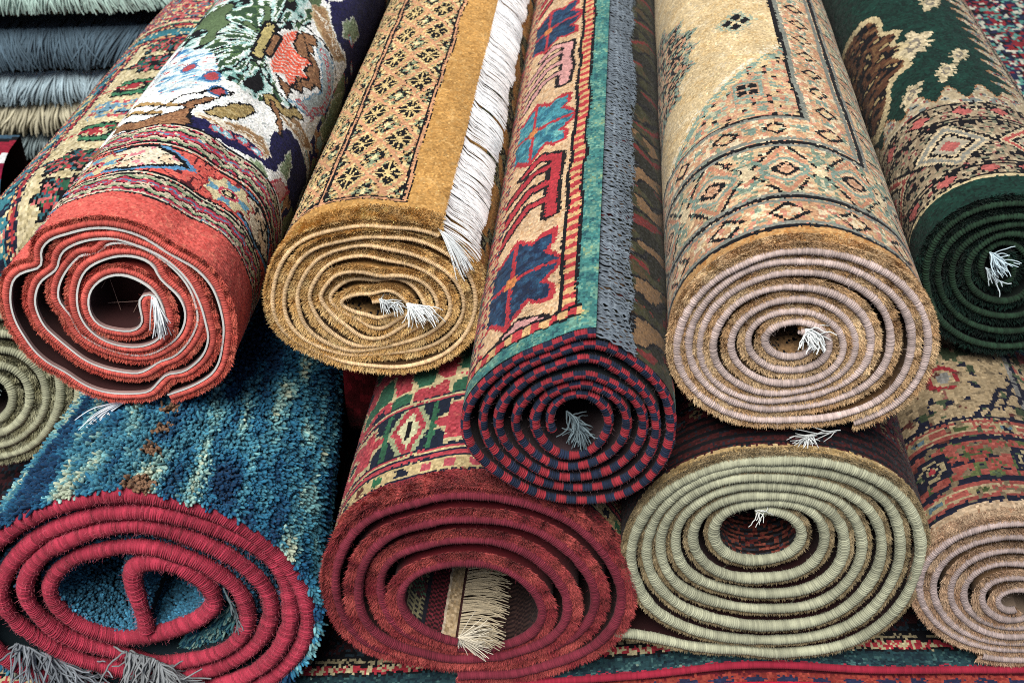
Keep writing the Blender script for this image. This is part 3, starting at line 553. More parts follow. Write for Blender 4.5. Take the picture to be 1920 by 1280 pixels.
def pat_maroon(U, V):
    n1 = h2(np.floor(U/.002), np.floor(V/.002)); MAR = pal(.5*vn(U, V, .006, 1)+.5*n1, [(1, c('7c2430')), (1.3, c('93303a')), (.8, c('b04848'))])
    rs = pal(.5*vn(U, V, .006, 1)+.5*n1, [(1, c('8e3038')), (1.3, c('a8404a')), (.6, c('b95a58'))]); crm = pal(n1, [(1, c('c4b184')), (1, c('b29f74'))]); NAV = c('161f30')
    C = MAR.copy()
    q = (V > .022) & (V < .150); C[q] = (NAV+0*C)[q]
    cb = (V > .0245) & (V < .0425); C[cb] = crm[cb]
    k = np.floor(U/.0225); x = (U/.0225) % 1
    blk = cb & (x > .32) & (x < .80) & (np.abs(V-.0335+.001*np.sin(U*900)) < .0052); C[blk] = pal(h2(k, 0*k, 6), [(1, c('b0505a')), (1, NAV), (1, c('2f6b4a')), (.8, c('5a3026'))])[blk]
    for a, b, cc in ((.0455, .0505, c('a8404a')), (.0535, .0565, c('c4b184')), (.0565, .0590, c('a8404a')), (.132, .1345, c('a8404a')), (.1345, .1375, c('b8ab84'))): put(C, (V > a) & (V < b), cc)
    P = .150; x = ((U-.435)/P+.5) % 1*P-P/2; y = V-.095; q = (V > .061) & (V < .130)
    def starm(s, col):
        st = np.floor(np.abs(x)/.006)*.0055; m = q & ((np.abs(y)+st*.72 < .031*s) | ((np.abs(np.abs(x)-.028) < .0075*s) & (np.abs(y) < .026*s)) | ((np.abs(x) < .045*s) & (np.abs(y) < .006*s)))
        put(C, m, col)
    starm(1.22, c('b8ab84')); 
    starm(1.0, rs); put(C, q & (np.abs(x)+np.abs(y) < .014), c('b8ab84')); put(C, q & (np.abs(x)+np.abs(y) < .009), NAV); put(C, q & (np.abs(x)+np.abs(y) < .004), c('2f6b4a'))
    xx = np.abs(np.abs(x)-P/2); put(C, q & (xx+.35*np.abs(y) < .022), c('97a07c')); put(C, q & (xx+.35*np.abs(y) < .017), rs); put(C, q & (xx+.4*np.abs(y) < .011), c('b9b894')); put(C, q & (xx < .0022) & (np.abs(y) < .014), BLK)
    put(C, q & (np.abs(xx-.024) < .003), c('2f5f45'))
    f = V > .1400; C[f] = rs[f]; t = vn(U, V, .024, 14); put(C, f & (t > .62), c('2c5a44')); put(C, f & (np.abs(t-.60) < .03), c('b8ab84')); put(C, f & (t < .22), NAV)
    return C
def pat_green(U, V):
    n1 = h2(np.floor(U/.002), np.floor(V/.002)); GR = pal(.5*vn(U, V, .01, 1)+.5*n1, [(1, c('0e2c25', .55)), (1, c('143c32', .55)), (.4, c('1c4a3e', .55))])
    G = [(1, BLK), (1.5, c('7d806a', .6)), (2.5, c('a8957a', .6)), (2, c('c4b494', .6)), (.8, c('a0605a', .6))]
    C = GR.copy(); m = np.minimum(U-.205, V-.212); b = -m
    side = (U-.205) < (V-.212); t = np.where(side, V-.212, U-.205)
    q = (m < 0) & (V > .042); C[q] = orn(U, V, .036, .036, .0040, G, 3, .3)[q]
    x = (t/.082) % 1*.082-.041; d = b-.093; qm = q & (b > .045) & (b < .142)
    r = np.abs(x)/.040+np.abs(d)/.046; alt = (np.floor(t/.082) % 2 == 0)
    put(C, qm & (r < .95), c('cdbb98')); put(C, qm & (np.abs(r-.78) < .08), np.where(alt[..., None], c('a8504a'), c('8a8a80'))); put(C, qm & (np.abs(r-.55) < .06), BLK); put(C, qm & (r < .45), c('a8a08c')); put(C, qm & (r < .25), c('b0605a')); put(C, qm & (np.abs(r-1.02) < .05) & (h2(np.floor(U/.003), np.floor(V/.003), 4) < .7), BLK)
    for w0 in (.022, .155):
        x = (t/.040) % 1*.040-.020; d = b-w0; put(C, q & (np.abs(d) < .012) & (np.abs(x)+np.abs(d) < .011), c('b0605a')); put(C, q & (np.abs(np.abs(x)+np.abs(d)-.012) < .002) & (np.abs(d) < .012) & (h2(np.floor(U/.003), np.floor(V/.003)) < .6), BLK)
    for w in (.004, .040, .0455, .1425, .148, .168): put(C, q & (np.abs(b-w) < .0017), BLK)
    # scalloped edge of the dark field
    f = m > 0; sc = .026+.016*np.cos(t/.034*2*math.pi)+.03*np.exp(-(t/.05)**2); e = f & (m < sc)
    put(C, e, pal(vn(U, V, .007, 4), [(2, c('b8a888', .65)), (1, c('c8bca0', .65)), (.35, c('98504a', .6)), (1, c('7f8884', .6)), (.6, BLK)])); put(C, f & (np.abs(m-sc) < .0022), c('a8805c', .6))
    for a, bb, r0 in ((.318, .385, .020), (.276, .345, .011), (.300, .295, .012), (.342, .262, .011), (.275, .52, .014), (.30, .75, .015)):
        th = np.arctan2(U-a, V-bb); r = np.hypot(((U-a)+.35*(V-bb))/r0, (V-bb)/(r0*2.3)); put(C, f & (r < .85+.22*np.cos(th*9)), pal(h2(np.floor(U/.003), np.floor(V/.004)), [(1, c('cdbf9c', .7)), (.5, c('a89c7c', .7))])); put(C, f & (r < .38) & (r > .2), c('7a7468'))
    x, y = U-.385, V-.40; r = rad(U, V, .395, .40, .062, .13); lob = r*(1+.1*np.cos(9*np.arctan2(x, y))); put(C, f & (lob < 1), pal(vn(U, V, .008, 8), [(1, c('7a5a3c')), (1, c('5a3a28')), (1, BLK), (.6, c('a89468'))])); put(C, f & (np.abs(lob-1) < .06), c('c0b088'))
    e = (V > .0385) & (V < .0425); put(C, e, c('c4b48c')); e = (V > .0425) & (V < .045); put(C, e, BLK); e = V < .0385; C[e] = GR[e]
    return C
def pat_khaki(U, V):
    n1 = h2(np.floor(U/.002), np.floor(V/.002)); C = pal(n1, [(1, c('3a1416', .6)), (1, c('4a1c1e', .6)), (.5, c('20242e', .6))])
    s = (V > .014) & (V < .06); C[s] = np.where(dash(V, .012, .45)[..., None], BLK, C)[s]
    put(C, (V > .06) & (V < .085), orn(U, V, .03, .025, .0035, [(2, c('5e2226', .6)), (1, c('3d4a55', .6)), (.8, c('8a7a5a', .6)), (1, BLK)], 5))
    q = V > .085; C[q] = orn(U, V, .06, .09, .0042, [(3, c('56202a', .7)), (1, c('33424e', .7)), (.6, c('8a7a5c', .7)), (1.2, BLK), (.6, c('4a5234', .7))], 8, .05)[q]
    for w in (.060, .085, .150): put(C, np.abs(V-w) < .0018, BLK)
    t = V < .0115; C[t] = pal(vn(U, V, .004, 4), [(1, c('a3895c')), (1, c('b49a6c')), (.5, c('c4ac80'))])[t]
    return C
def pat_pink(U, V):
    n1 = h2(np.floor(U/.002), np.floor(V/.002)); tan = pal(.6*vn(U, V, .005, 2)+.4*n1, [(1, c('ab9276')), (1, c('bda68a')), (.6, c('99755a'))])
    NAV = c('171b30'); C = tan.copy(); crm = pal(n1, [(1, c('a89473')), (1, c('b8a482'))])
    q = V > .0215; C[q] = crm[q]
    def band(lo, hi, sd):
        z = (V > lo) & (V < hi); w = (V-lo)/(hi-lo); C[z] = pal(w, [(1, c('9c5048')), (.6, c('b8a482')), (1.6, c('a85a50')), (.6, c('b8a482')), (1, c('9c5048'))])[z]
        x = (U/.042) % 1; put(C, z & (np.abs(w-.5) < .2) & (x < .5), c('a99a74')); put(C, z & (np.abs(w-.5) < .12) & (x > .1) & (x < .4), np.where((np.floor(U/.042) % 2 == 0)[..., None], c('5f7a86'), c('4c5b36')))
    band(.026, .049, 1); band(.116, .138, 2)
    z = (V > .055) & (V < .108); C[z] = pal(vn(U, V, .004, 3), [(1, c('93473f')), (1, c('a3584e'))])[z]
    x = (U-.335+.045) % .09-.045; y = V-.0815
    put(C, z & (np.abs((vn(U, V, .02, 19)*4) % 1-.5) < .1), c('4d5c38')); put(C, z & (vn(U, V, .012, 23) > .74), c('5f6a40'))
    put(C, z & (np.maximum(np.abs(x), np.abs(y)) < .017), NAV); put(C, z & (np.maximum(np.abs(x), np.abs(y)) < .0125) & (np.minimum(np.abs(x), np.abs(y)) < .007), c('b0a27e')); put(C, z & (np.abs(np.hypot(x, y)-.007) < .0018), NAV); put(C, z & (np.hypot(x, y) < .003), c('b04048'))
    for w, hw in ((.0235, .0030), (.0525, .0036), (.1115, .0038), (.1410, .0022)): put(C, np.abs(V-w) < hw, NAV)
    f = V > .143
    t = line(U, V, [(.372, .143), (.36, .16), (.352, .158), (.338, .19), (.33, .187), (.318, .215)], .0045) | line(U, V, [(.362, .143), (.350, .158), (.342, .156), (.328, .188), (.32, .185), (.31, .21)], .003); put(C, f & t, NAV)
    a = (U < .312) & f; C[a] = pal(vn(U, V, .012, 7), [(1, c('5f7a86')), (1, c('a85a50')), (1, crm[0, 0]), (.6, NAV)])[a]; put(C, f & (np.abs(U-.312) < .003), NAV); put(C, f & (np.abs(U-.318) < .003), c('8a8a86'))
    for cu, cv in ((.392, .21), (.43, .30), (.37, .36)):
        r = rad(U, V, cu, cv, .014, .018); put(C, f & (np.abs(r-1) < .22), c('9c3038')); put(C, f & (r < .5), c('8a8a86')); put(C, f & line(U, V, [(cu, cv-.02), (cu+.004, cv-.05)], .004), c('8a5a50'))
    put(C, f & (V < .165) & (vn(U, V, .014, 5) > .68), NAV); put(C, f & (vn(U, V, .02, 9) > .8), c('3d4a34'))
    q = (V > .0235) & (vn(U, V, .0060, 31) > .74); put(C, q, pal(vn(U, V, .02, 33), [(1, c('6a3a34', .6)), (1, c('8a7a60', .6)), (.8, NAV), (.7, c('55654a', .6))]))
    C = np.where((V > .0215)[..., None], C*.72, C*.9)
    return C
def pat_cream(U, V):
    n1 = h2(np.floor(U/.002), np.floor(V/.002)); return pal(.6*vn(U, V, .006, 2)+.4*n1, [(1, c('9a9a7c')), (1, c('b3b392')), (.6, c('7f7a5e'))])
def blue_col(U, V):
    st = .60*vn(U*1.0, V*.13, .020, 3)+.40*vn(U, V*.2, .009, 5); st = st+.20*(vn(U, V, .05, 8)-.5)+.10*np.exp(-((U-.36)/.07)**2)  # streaks lightened along the crest: a highlight put into the colour
    x = np.clip((st-.20)/.56, 0, 1)+.10*(h2(np.floor(U/.0034), np.floor(V/.0041), 2)-.5)
    C = pal(x, [(1.0, c('12395c', .8)), (1.3, c('1b4f72', .8)), (1.4, c('2a6a8a', .8)), (1.2, c('44849a', .8)), (.8, c('6fa4aa', .8)), (.45, c('98bcb4', .8)), (.22, c('bcc8b0', .8))])
    for a, b, r in ((.386, .008, .0125), (.387, .058, .0085), (.388, .094, .0080), (.390, .126, .0085)): put(C, rad(U, V, a, b, r, r*1.1) < 1, c('8a6a52'))
    return C
# ================================================================ the rolled rugs
def base(R): P = R['P']; return (R['c'][0], R['Y'], P[:, 1].min()-R['th'])
GROUP = 'rolled rugs stacked on their sides'
def const(col, j=.0):
    col = np.asarray(col); return lambda u, v: np.tile(col, (len(u), 1)) if np.ndim(u) == 1 else np.tile(col, u.shape+(1,))
def two(a, b, sc=.01, s=1):
    a, b = np.asarray(a), np.asarray(b); return lambda u, v: a+(b-a)*vn(u, v, sc, s)[..., None]
FS = []                                            # yarn bunches gathered per rug
# ---- beige
R = wobble(R_['beige'], .0012, 2)
t = thing('rolled_rug', base(R), 'beige rolled rug with pale mauve edged spiral and salmon and black floral border', 'rolled rug', GROUP)
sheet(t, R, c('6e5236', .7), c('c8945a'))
b = Bag(); face(b, R, pat_beige, 0, .75, 1.24, ku=.0017, kv=.0018, h=.0009); tanf = two(c('c49c70', .9), c('e6caa0', .95), .012)
plush(b, R, tanf, per=24, lmin=.0032, lmax=.0056, t0=.35, t1=1.1, out=.25, wid=.00032)
nap(b, R, tanf, .0, .75, .0, .016, 3.2, .002, .0045, wid=.0004); b.build('pile', M['pile'], t)
cord(t, R, c('c0aea8', .82), pitch=.0020, rb=.0035, depth=.24, cj=.10, slant=.12)
b = Bag(); ci = S(R, np.array([R['Ls']-.012, R['Ls']-.001]), np.zeros(2)-.001, np.zeros(2)+.002)
wisps(b, ci+np.array([.004, 0, 0]), [(.35, -.75, -.5), (.7, -.4, -.5), (-.1, -.6, -.5)], .021, 60, .00075, c('e6ecec', .85), .35, .5, seed=4)
b.build('fringe', M['cotton'], t); b = Bag()
ce = on_plane([(1585, 803), (1525, 814), (1512, 815)], .813); ce = np.array([[x, .812, z] for x, z in ce])
wisps(b, ce[:2], [(-.97, -.12, -.14)], .026, 14, .0005, c('d0d6d4', .8), .10, .25, seed=5, grav=.05)
wisps(b, ce[1:], [(.35, -.35, -.75), (-.25, -.35, -.85)], .016, 30, .0006, c('e6ecec', .85), .35, .45, seed=6)
b.build('fringe', M['cotton'], t)
# ---- gold
R = wobble(R_['gold'], .0040, 4)
t = thing('rolled_rug', base(R), 'golden brown rolled rug with flattened spiral and wide white fringe along its top', 'rolled rug', GROUP)
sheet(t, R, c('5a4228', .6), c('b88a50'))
gf = two(c('d8a860', .95), c('f2d298', .95), .008)
b = Bag(); face(b, R, pat_gold, 0, .80, 1.1, ku=.0018, kv=.0019, h=.0009); plush(b, R, gf, per=22, lmin=.0026, lmax=.0052, t0=.1, t1=1.15, out=.5, wid=.00032)
nap(b, R, gf, .0, .70, .0, .030, 3.6, .0035, .0062, wid=.00045, skip=lambda u, v: v > .012+.02*h2(np.floor(u*3e3), np.floor(v*3e3))); b.build('pile', M['pile'], t)
cord(t, R, c('d2b58c', .90), pitch=.0017, rb=.0022, depth=.30, cj=.08)
up = prev_u(R); b = Bag()
rs = np.random.RandomState(11)
n = 2100; v = np.sort(rs.rand(n)); v = (v+.0025*np.sin(v*700)*1.0)*1.08; s = np.linspace(0, 1, 8)
L = .040*(.90+.2*vn(v, 0*v, .035, 4)+.06*rs.rand(n)); sag = -.26+.30*(vn(v, 0*v, .045, 6)-.3)+.08*rs.randn(n)
vv = v[:, None]-(L*sag)[:, None]*s[None]**1.3; uu = up-.0005-L[:, None]*s[None]
vv = vv+.006*(vn(v, 0*v, .022, 12)-.5)[:, None]*s[None]+.003*(rs.rand(n, 1)-.5)*np.sin(s*5)[None]; P = S(R, uu, np.maximum(vv, -.01), R['th']+.0085*(1-s[None]**1.4*.60)+.0034*vn(v, 0*v, .009, 14)[:, None]+.0012*rs.rand(n, 1)+0*uu)
P[:, 0] = S(R, np.full(n, .0012), v, np.full(n, R['th']+.0008*rs.rand(n)))
v_, f_, c_ = tubes(P, .00056, np.array([.93, .95, .96])*np.exp(.09*rs.randn(n, 1)), 3, .6); b.add(v_, f_, c_)
e = S(R, np.array([.0, .004]), np.array([.0, .0]), np.array([R['th'], R['th']]))
wisps(b, e, [(.62, -.35, -.62), (.75, -.3, -.45), (.5, -.35, -.8)], .052, 90, .00042, c('eaf1f2', .88), .10, .10, seed=9)
b.build('fringe', M['cotton'], t); b = Bag()
ci = S(R, np.array([R['Ls']-.022, R['Ls']-.004]), np.zeros(2)-.001, np.zeros(2)+.001)
wisps(b, ci+np.array([.004, 0, .002]), [(.8, -.5, -.15)], .018, 40, .0007, c('dfe8ea', .85), .35, .4, seed=12)
wisps(b, ci+np.array([.030, 0, -.002]), [(.85, -.5, -.2), (.7, -.5, -.5)], .028, 60, .0007, c('eaf1f2', .88), .25, .4, seed=13)
b.build('fringe', M['cotton'], t)
# ---- navy and red checked edge
R = wobble(R_['navy'], .0012, 6)
t = thing('rolled_rug', base(R), 'narrow rolled rug with navy and red checked spiral end and charcoal fringe', 'rolled rug', GROUP)
sheet(t, R, c('3a2c30'), c('20262a', .6))
b = Bag(); face(b, R, pat_navy, 0, .72, 1.2, ku=.0019, kv=.0022, h=.0011); b.build('pile', M['pile'], t)
def chk(u, a):
    row = (np.cos(a) > .15).astype(float); k = np.floor((u+.003*vn(u, 0*u, .03, 2))/.0092+row); red = (k % 2 == 0)
    return np.where(red[..., None], c('98303a'), c('222c42'))*(.8+.4*h2(np.floor(u/.0009), 0*u, 3))[..., None]
cord(t, R, None, pitch=.0020, rb=.0042, depth=.34, off=.0010, colfn=chk, slant=.1, m=12, cj=.10, fcol=c('8a6a70'), yo=-.0012)
up = prev_u(R); b = Bag(); rs = np.random.RandomState(15)
n = 400; v = (np.arange(n)+.35*rs.randn(n))*1.12/n; s = np.linspace(0, 1, 12)
L = .0275*(.84+.34*vn(v, 0*v, .045, 2)+.14*rs.rand(n)); uu = up-.001-L[:, None]*s[None]; vv = v[:, None]-.0022*np.sin(s*3.1)[None]-(.003*s)[None]+.0055*(vn(v*1.0, 0*v, .030, 5)[:, None]-.5)*s[None]
P = S(R, uu, np.maximum(vv, -.004), R['th']+.0038*(1-.45*s[None])+.0010*np.sin(s[None]*20+9*rs.rand(n, 1))+.0008*vn(v, 0*v, .012, 9)[:, None])
v_, f_, c_ = tubes(P, .00092, c('6a7681', .78)*np.exp(.14*rs.randn(n, 1)), 5, .8); b.add(v_, f_, c_)
P2 = P.copy(); P2[..., 1] += .0007; P2[..., 2] += .0007*np.sin(s*30)[None]; P2[..., 0] += .0003*rs.randn(n, 1)
v_, f_, c_ = tubes(P2, .0006, c('8a97a0', .8)*np.exp(.16*rs.randn(n, 1)), 4, .7); b.add(v_, f_, c_)
wisps(b, P[::12, -1], [(.5, -.3, -.6)], .006, 380, .0002, c('7a868e', .8), .6, .6, 4, seed=17)
b.build('fringe', M['cotton'], t); b = Bag()
ci = on_plane([(1062, 772), (1084, 800)], .795); ci = np.array([[x, .797, z] for x, z in ci])
wisps(b, ci, [(.6, -.25, -.6), (.2, -.3, -.85), (.85, -.2, .15), (.5, -.3, .3)], .024, 120, .0008, c('64757c', .85), .4, .5, seed=18)
b.build('fringe', M['cotton'], t)
# ---- green
R = wobble(R_['green'], .0015, 8)
t = thing('rolled_rug', base(R), 'dark green rolled rug with cream star flowers and a near black spiral end', 'rolled rug', GROUP)
sheet(t, R, c('101c18', .5), c('0c2019', .6)); gf = two(c('081c17', .5), c('12352b', .6), .01)
b = Bag(); face(b, R, pat_green, .02, .62, 1.1, ku=.0024, kv=.0027); plush(b, R, gf, per=5, lmin=.003, lmax=.006, out=.6, wid=.0006)
b.build('pile', M['pile'], t); cord(t, R, c('27402f', .55), pitch=.0030, rb=.0034, depth=.40)
b = Bag(); ci = S(R, np.array([R['Ls']-.02, R['Ls']-.002]), np.zeros(2)+.0, np.zeros(2)+.002)
wisps(b, ci+np.array([-.020, -.002, .006]), [(.75, -.5, .05), (.6, -.4, -.3)], .026, 44, .0008, c('c9e0ea', .85), .25, .35, seed=21)
wisps(b, ci+np.array([-.020, -.002, -.012]), [(.7, -.5, -.5)], .020, 20, .0008, c('d6e8ee', .85), .18, .3, seed=22); b.build('fringe', M['cotton'], t)
# ---- red with white lining
R = wobble(R_['red'], .0008, 10)
t = thing('rolled_rug', base(R), 'coral red rolled rug with white lining winding through its loose open spiral', 'rolled rug', GROUP)
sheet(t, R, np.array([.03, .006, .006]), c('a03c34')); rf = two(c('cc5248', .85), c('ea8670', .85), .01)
b = Bag(); face(b, R, pat_red, .0, .58, 1.2, ku=.0017, kv=.0017, h=.0008); plush(b, R, rf, per=22, lmin=.0028, lmax=.0046, t0=.62, t1=1.10, out=.25, wid=.00032, fwd=.9)
b.build('pile', M['pile'], t); cord(t, R, c('cc5e54', .82), pitch=.0020, rb=.0034, off=.0040, depth=.20, cj=.08, slant=.3, yo=.0004)
# the white lining: a thin stiff strip along the inside of every turn
n = len(R['s'])//2; u = np.linspace(R['Ls'], .0, n); vs = np.array([-.0022, .0015, .01, .04, .12, .3]); U, Vv = np.meshgrid(u, vs, indexing='ij'); b = Bag()
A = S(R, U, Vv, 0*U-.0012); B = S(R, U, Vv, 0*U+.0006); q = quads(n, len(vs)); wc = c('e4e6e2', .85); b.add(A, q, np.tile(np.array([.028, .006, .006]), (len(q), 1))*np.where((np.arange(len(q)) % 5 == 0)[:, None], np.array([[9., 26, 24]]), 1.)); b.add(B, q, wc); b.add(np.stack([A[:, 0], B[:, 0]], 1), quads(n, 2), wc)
b.build('lining', M['cotton'], t)
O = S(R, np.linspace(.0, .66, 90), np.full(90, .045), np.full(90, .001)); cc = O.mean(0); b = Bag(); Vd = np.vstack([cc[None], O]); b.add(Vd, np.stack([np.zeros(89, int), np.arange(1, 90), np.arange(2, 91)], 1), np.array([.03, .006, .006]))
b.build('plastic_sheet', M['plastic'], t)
def pp(x, y, Y): q = on_plane([(x/3.2, 380+y/3.2)], Y)[0]; return [q[0], Y, q[1]]
b = Bag()
for a, e_ in (((640,455),(555,605)), ((555,605),(830,590)), ((660,460),(760,740)), ((760,740),(830,600)), ((325,650),(330,750)), ((330,750),(405,758)), ((325,860),(365,970)), ((365,970),(450,968)), ((105,480),(150,492))):
    P = np.array([[pp(*a, .950), list((np.array(pp(*a, .950))+np.array(pp(*e_, .950)))/2), pp(*e_, .950)]]); b = Bag(); b.add(*tubes(P, .00035, np.array([.4, .25, .2]), 4, 1)); b.build('stitching_thread', M['wire'], t)
b = Bag(); ci = S(R, np.array([R['Ls']-.004, R['Ls']]), np.zeros(2)-.001, np.zeros(2)+.001)
wisps(b, ci, [(.18, -.3, -.9), (.1, -.35, -.9)], .042, 60, .0008, c('e6edf2', .88), .10, .16, seed=31)
b.build('fringe', M['cotton'], t); b = Bag()
p0 = np.array(pp(760, 1190, .93)); wisps(b, [p0, p0+np.array([-.006, 0, .0])], [(-.95, -.25, -.25), (-.8, -.3, -.4)], .055, 70, .0008, c('dfe6ee', .85), .10, .14, seed=32)
b.build('fringe', M['cotton'], t)
# ---- khaki
R = wobble(R_['khaki'], .0012, 12)
t = thing('rolled_rug', base(R), 'dark rolled rug with a large khaki green spiral end and loose tail', 'rolled rug', GROUP)
sheet(t, R, c('33181a', .55), c('2a1416', .55)); kf = two(c('8c7a58', .8), c('bcaa86', .8), .008)
b = Bag(); face(b, R, pat_khaki, .0, 1.05, .9); plush(b, R, kf, per=18, lmin=.0030, lmax=.0054, t0=.50, t1=1.0, out=.15, wid=.00036, fwd=.9)
nap(b, R, kf, .0, 1.05, .0, .008, 3, .002, .004, wid=.0004); b.build('pile', M['pile'], t)
cord(t, R, c('a4a68e', .80), pitch=.0022, rb=.0053, depth=.22, cj=.08, slant=.35)
b = Bag(); ci = S(R, np.array([R['Ls']-.01, R['Ls']-.001]), np.zeros(2)-.003, np.zeros(2)+.002); wisps(b, ci, [(.4, -.5, -.5), (.8, -.3, .2)], .022, 8, .0006, c('e0e4e0', .85), .4, .9, seed=41); b.build('fringe', M['cotton'], t)
def inner_face(t, R, span, fn, ku=.0022, kv=.0030, depth=.14):
    """knots seen on the flat woven inside of the innermost turn"""
    u = np.arange(R['Ls']-span, R['Ls']-.002, ku); v = np.arange(.001, depth, kv); U, Vv = np.meshgrid(u, v, indexing='ij'); P = S(R, U, Vv, 0*U-.0016)
    uc = (U[:-1, :-1]+U[1:, 1:])/2; vc = (Vv[:-1, :-1]+Vv[1:, 1:])/2; b = Bag(); knots(b, P, fn(uc, vc), h=.0006, cj=.25); return b.build('flat_woven_back', M['back'], t)
inner_face(t, R, .30, lambda u, v: pal((.6*dash(v+.0012*vn(u, v, .02, 2), .0052, .5)+.4*h2(np.floor(u/.004), np.floor(v/.003), 3)), [(1, c('1a1012', .6)), (1, c('5a2220', .7)), (.5, c('2c3038', .6)), (.8, c('7a4034', .7))]))
for kk, cc in (('beige', 'a8845c'), ('gold', '8a6a40')): inner_face([o for o in COL.objects if o.name.startswith('rolled_rug') and kk in o.get('label', '')][0] if kk == 'beige' else [o for o in COL.objects if o.get('label', '').startswith('golden')][0], R_[kk], .12, lambda u, v: pal(h2(np.floor(u/.0022), np.floor(v/.003)), [(1, c(cc, .6)), (1, c(cc, .4)), (.3, BLK)]))
# ---- maroon
R = wobble(R_['maroon'], .0018, 14)
t = thing('rolled_rug', base(R), 'maroon plush rolled rug with cream fringe inside its open oval hole', 'rolled rug', GROUP)
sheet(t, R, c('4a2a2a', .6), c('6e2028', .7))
mf = two(c('842834', .85), c('c45e58', .85), .012)
b = Bag(); face(b, R, pat_maroon, .1, .85, .9, ku=.0024, kv=.0027, h=.0014); plush(b, R, mf, per=34, lmin=.0040, lmax=.0075, t0=.25, t1=1.12, out=.40, wid=.00040)
nap(b, R, mf, .1, .85, .0, .024, 3.4, .005, .009, wid=.0006, skip=lambda u, v: v > .014+.012*h2(np.floor(u*2e3), np.floor(v*2e3))); b.build('pile', M['pile'], t)
cord(t, R, c('742a38', .80), pitch=.0021, rb=.0050, depth=.20, cj=.08)
# woven back and rug end inside the hole: knots on the inner face of the innermost turn
up0, up1 = R['Ls']-.42, R['Ls']-.002; ku, kv = .0026, .0030; u = np.arange(up0, up1, ku); v = np.arange(.001, .30, kv); U, Vv = np.meshgrid(u, v, indexing='ij')
P = S(R, U, Vv, 0*U-.0022); uc = (U[:-1, :-1]+U[1:, 1:])/2; vc = (Vv[:-1, :-1]+Vv[1:, 1:])/2
d = R['Ls']-(R['Ls']-(up1-uc)); row = vc+.0008*np.sin(uc*900)
Cc = np.where(dash(row, .0060, .55)[..., None], c('8d8766', .75), c('23222a', .7)); put(Cc, (vn(uc, vc, .02, 5) > .62), c('4a2028', .7)); put(Cc, dash(row, .0060, .5) & (vn(uc, vc, .02, 5) > .70), c('40604a', .7))
put(Cc, d < .044, c('1b1c28', .7)); z = d < .038; Cc[z] = np.where(dash(row, .0060, .5)[..., None], c('6c2630', .8), c('2c1418', .7))[z]; put(Cc, (np.abs(d-.0165) < .0012) & dash(row, .006, .6), c('c9b8a0', .8))
z = d < .0155; Cc[z] = pal(h2(np.floor(uc/.0026), np.floor(vc/.003)), [(1, c('a8906e', .8)), (1, c('c0a988', .8))])[z]; dz = d > .215; Cc[dz] = np.where(dash(row, .0060, .5)[..., None], c('3c2a26', .6), c('241618', .5))[dz]  # beyond the fringe the hole's shade is painted in as darker rows
b = Bag(); knots(b, P, Cc, h=.0005, cj=.18); b.build('flat_woven_back', M['back'], t)
rs = np.random.RandomState(51); n = 420; v = np.sort(rs.rand(n))*.30; v = v+.0016*np.sin(v*1400); s_ = np.linspace(0, 1, 9)
e0 = S(R, np.full(n, R['Ls']-.001), v, np.full(n, -.001)); L = .041*(.8+.4*rs.rand(n)); PL = e0[:, None]+np.zeros((1, 9, 1))
PL = PL+(L[:, None]*s_[None])[..., None]*np.array([1, 0, 0]); PL[..., 2] += .004*np.sin(s_*2.5)[None]+.0012*rs.randn(n, 1)*s_[None]+(s_[None]**2)*.004; PL[..., 1] += -.010*s_[None]**2*(1+.4*rs.randn(n, 1))+.003*(vn(v, 0*v, .018, 3)-.5)[:, None]*s_[None]*3
b = Bag(); b.add(*tubes(PL, .0006, c('b8ab90', .8)*np.exp(.13*rs.randn(n, 1)), 4, .7))
wisps(b, [e0[0], e0[6]], [(.9, -.25, .05), (.7, -.3, .35)], .040, 60, .0006, c('d8d0bc', .85), .22, .2, seed=52, grav=.1)
wisps(b, [e0[0]], [(.4, -.5, -.6)], .012, 20, .0005, c('e2ddd0', .85), .3, .6, seed=53); b.build('fringe', M['cotton'], t)

# ---- pink
R = wobble(R_['pink'], .0012, 16)
t = thing('rolled_rug', base(R), 'floral rolled rug with a pinkish tan spiral end at the lower right edge', 'rolled rug', GROUP)
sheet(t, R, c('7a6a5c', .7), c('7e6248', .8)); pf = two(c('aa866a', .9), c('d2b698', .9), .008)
b = Bag(); face(b, R, pat_pink, .12, .75, .9, ku=.0023, kv=.0025); plush(b, R, pf, per=20, lmin=.0032, lmax=.0056, t0=.3, t1=1.1, out=.3, wid=.00034)
nap(b, R, pf, .12, .72, .0, .014, 3, .002, .0045, wid=.0004); b.build('pile', M['pile'], t); cord(t, R, c('aa9a96', .78), pitch=.0021, rb=.0036, depth=.24, cj=.10)
# ---- cream
R = wobble(R_['cream'], .0015, 18)
t = thing('rolled_rug', base(R), 'pale cream rolled rug cut by the left edge below the coral red roll', 'rolled rug', GROUP)
sheet(t, R, c('3a302c', .6), c('6a664e', .7)); b = Bag(); face(b, R, pat_cream, .0, .50, .30, ku=.003, kv=.003)
cf = two(c('94906c', .85), c('c0c0a0', .85), .01); plush(b, R, cf, per=14, lmin=.004, lmax=.0070, t0=.4, t1=1.05, out=.3, wid=.0004); b.build('pile', M['pile'], t)
cord(t, R, c('a4a68c', .80), pitch=.0026, rb=.0056, depth=.22, cj=.09, slant=.35)
b = Bag(); ci = S(R, np.array([R['Ls']-.03, R['Ls']-.01]), np.zeros(2), np.zeros(2)); wisps(b, ci, [(.5, -.6, .1)], .03, 30, .0006, c('7a8a8c', .8), .4, .5, seed=61); b.build('fringe', M['cotton'], t)
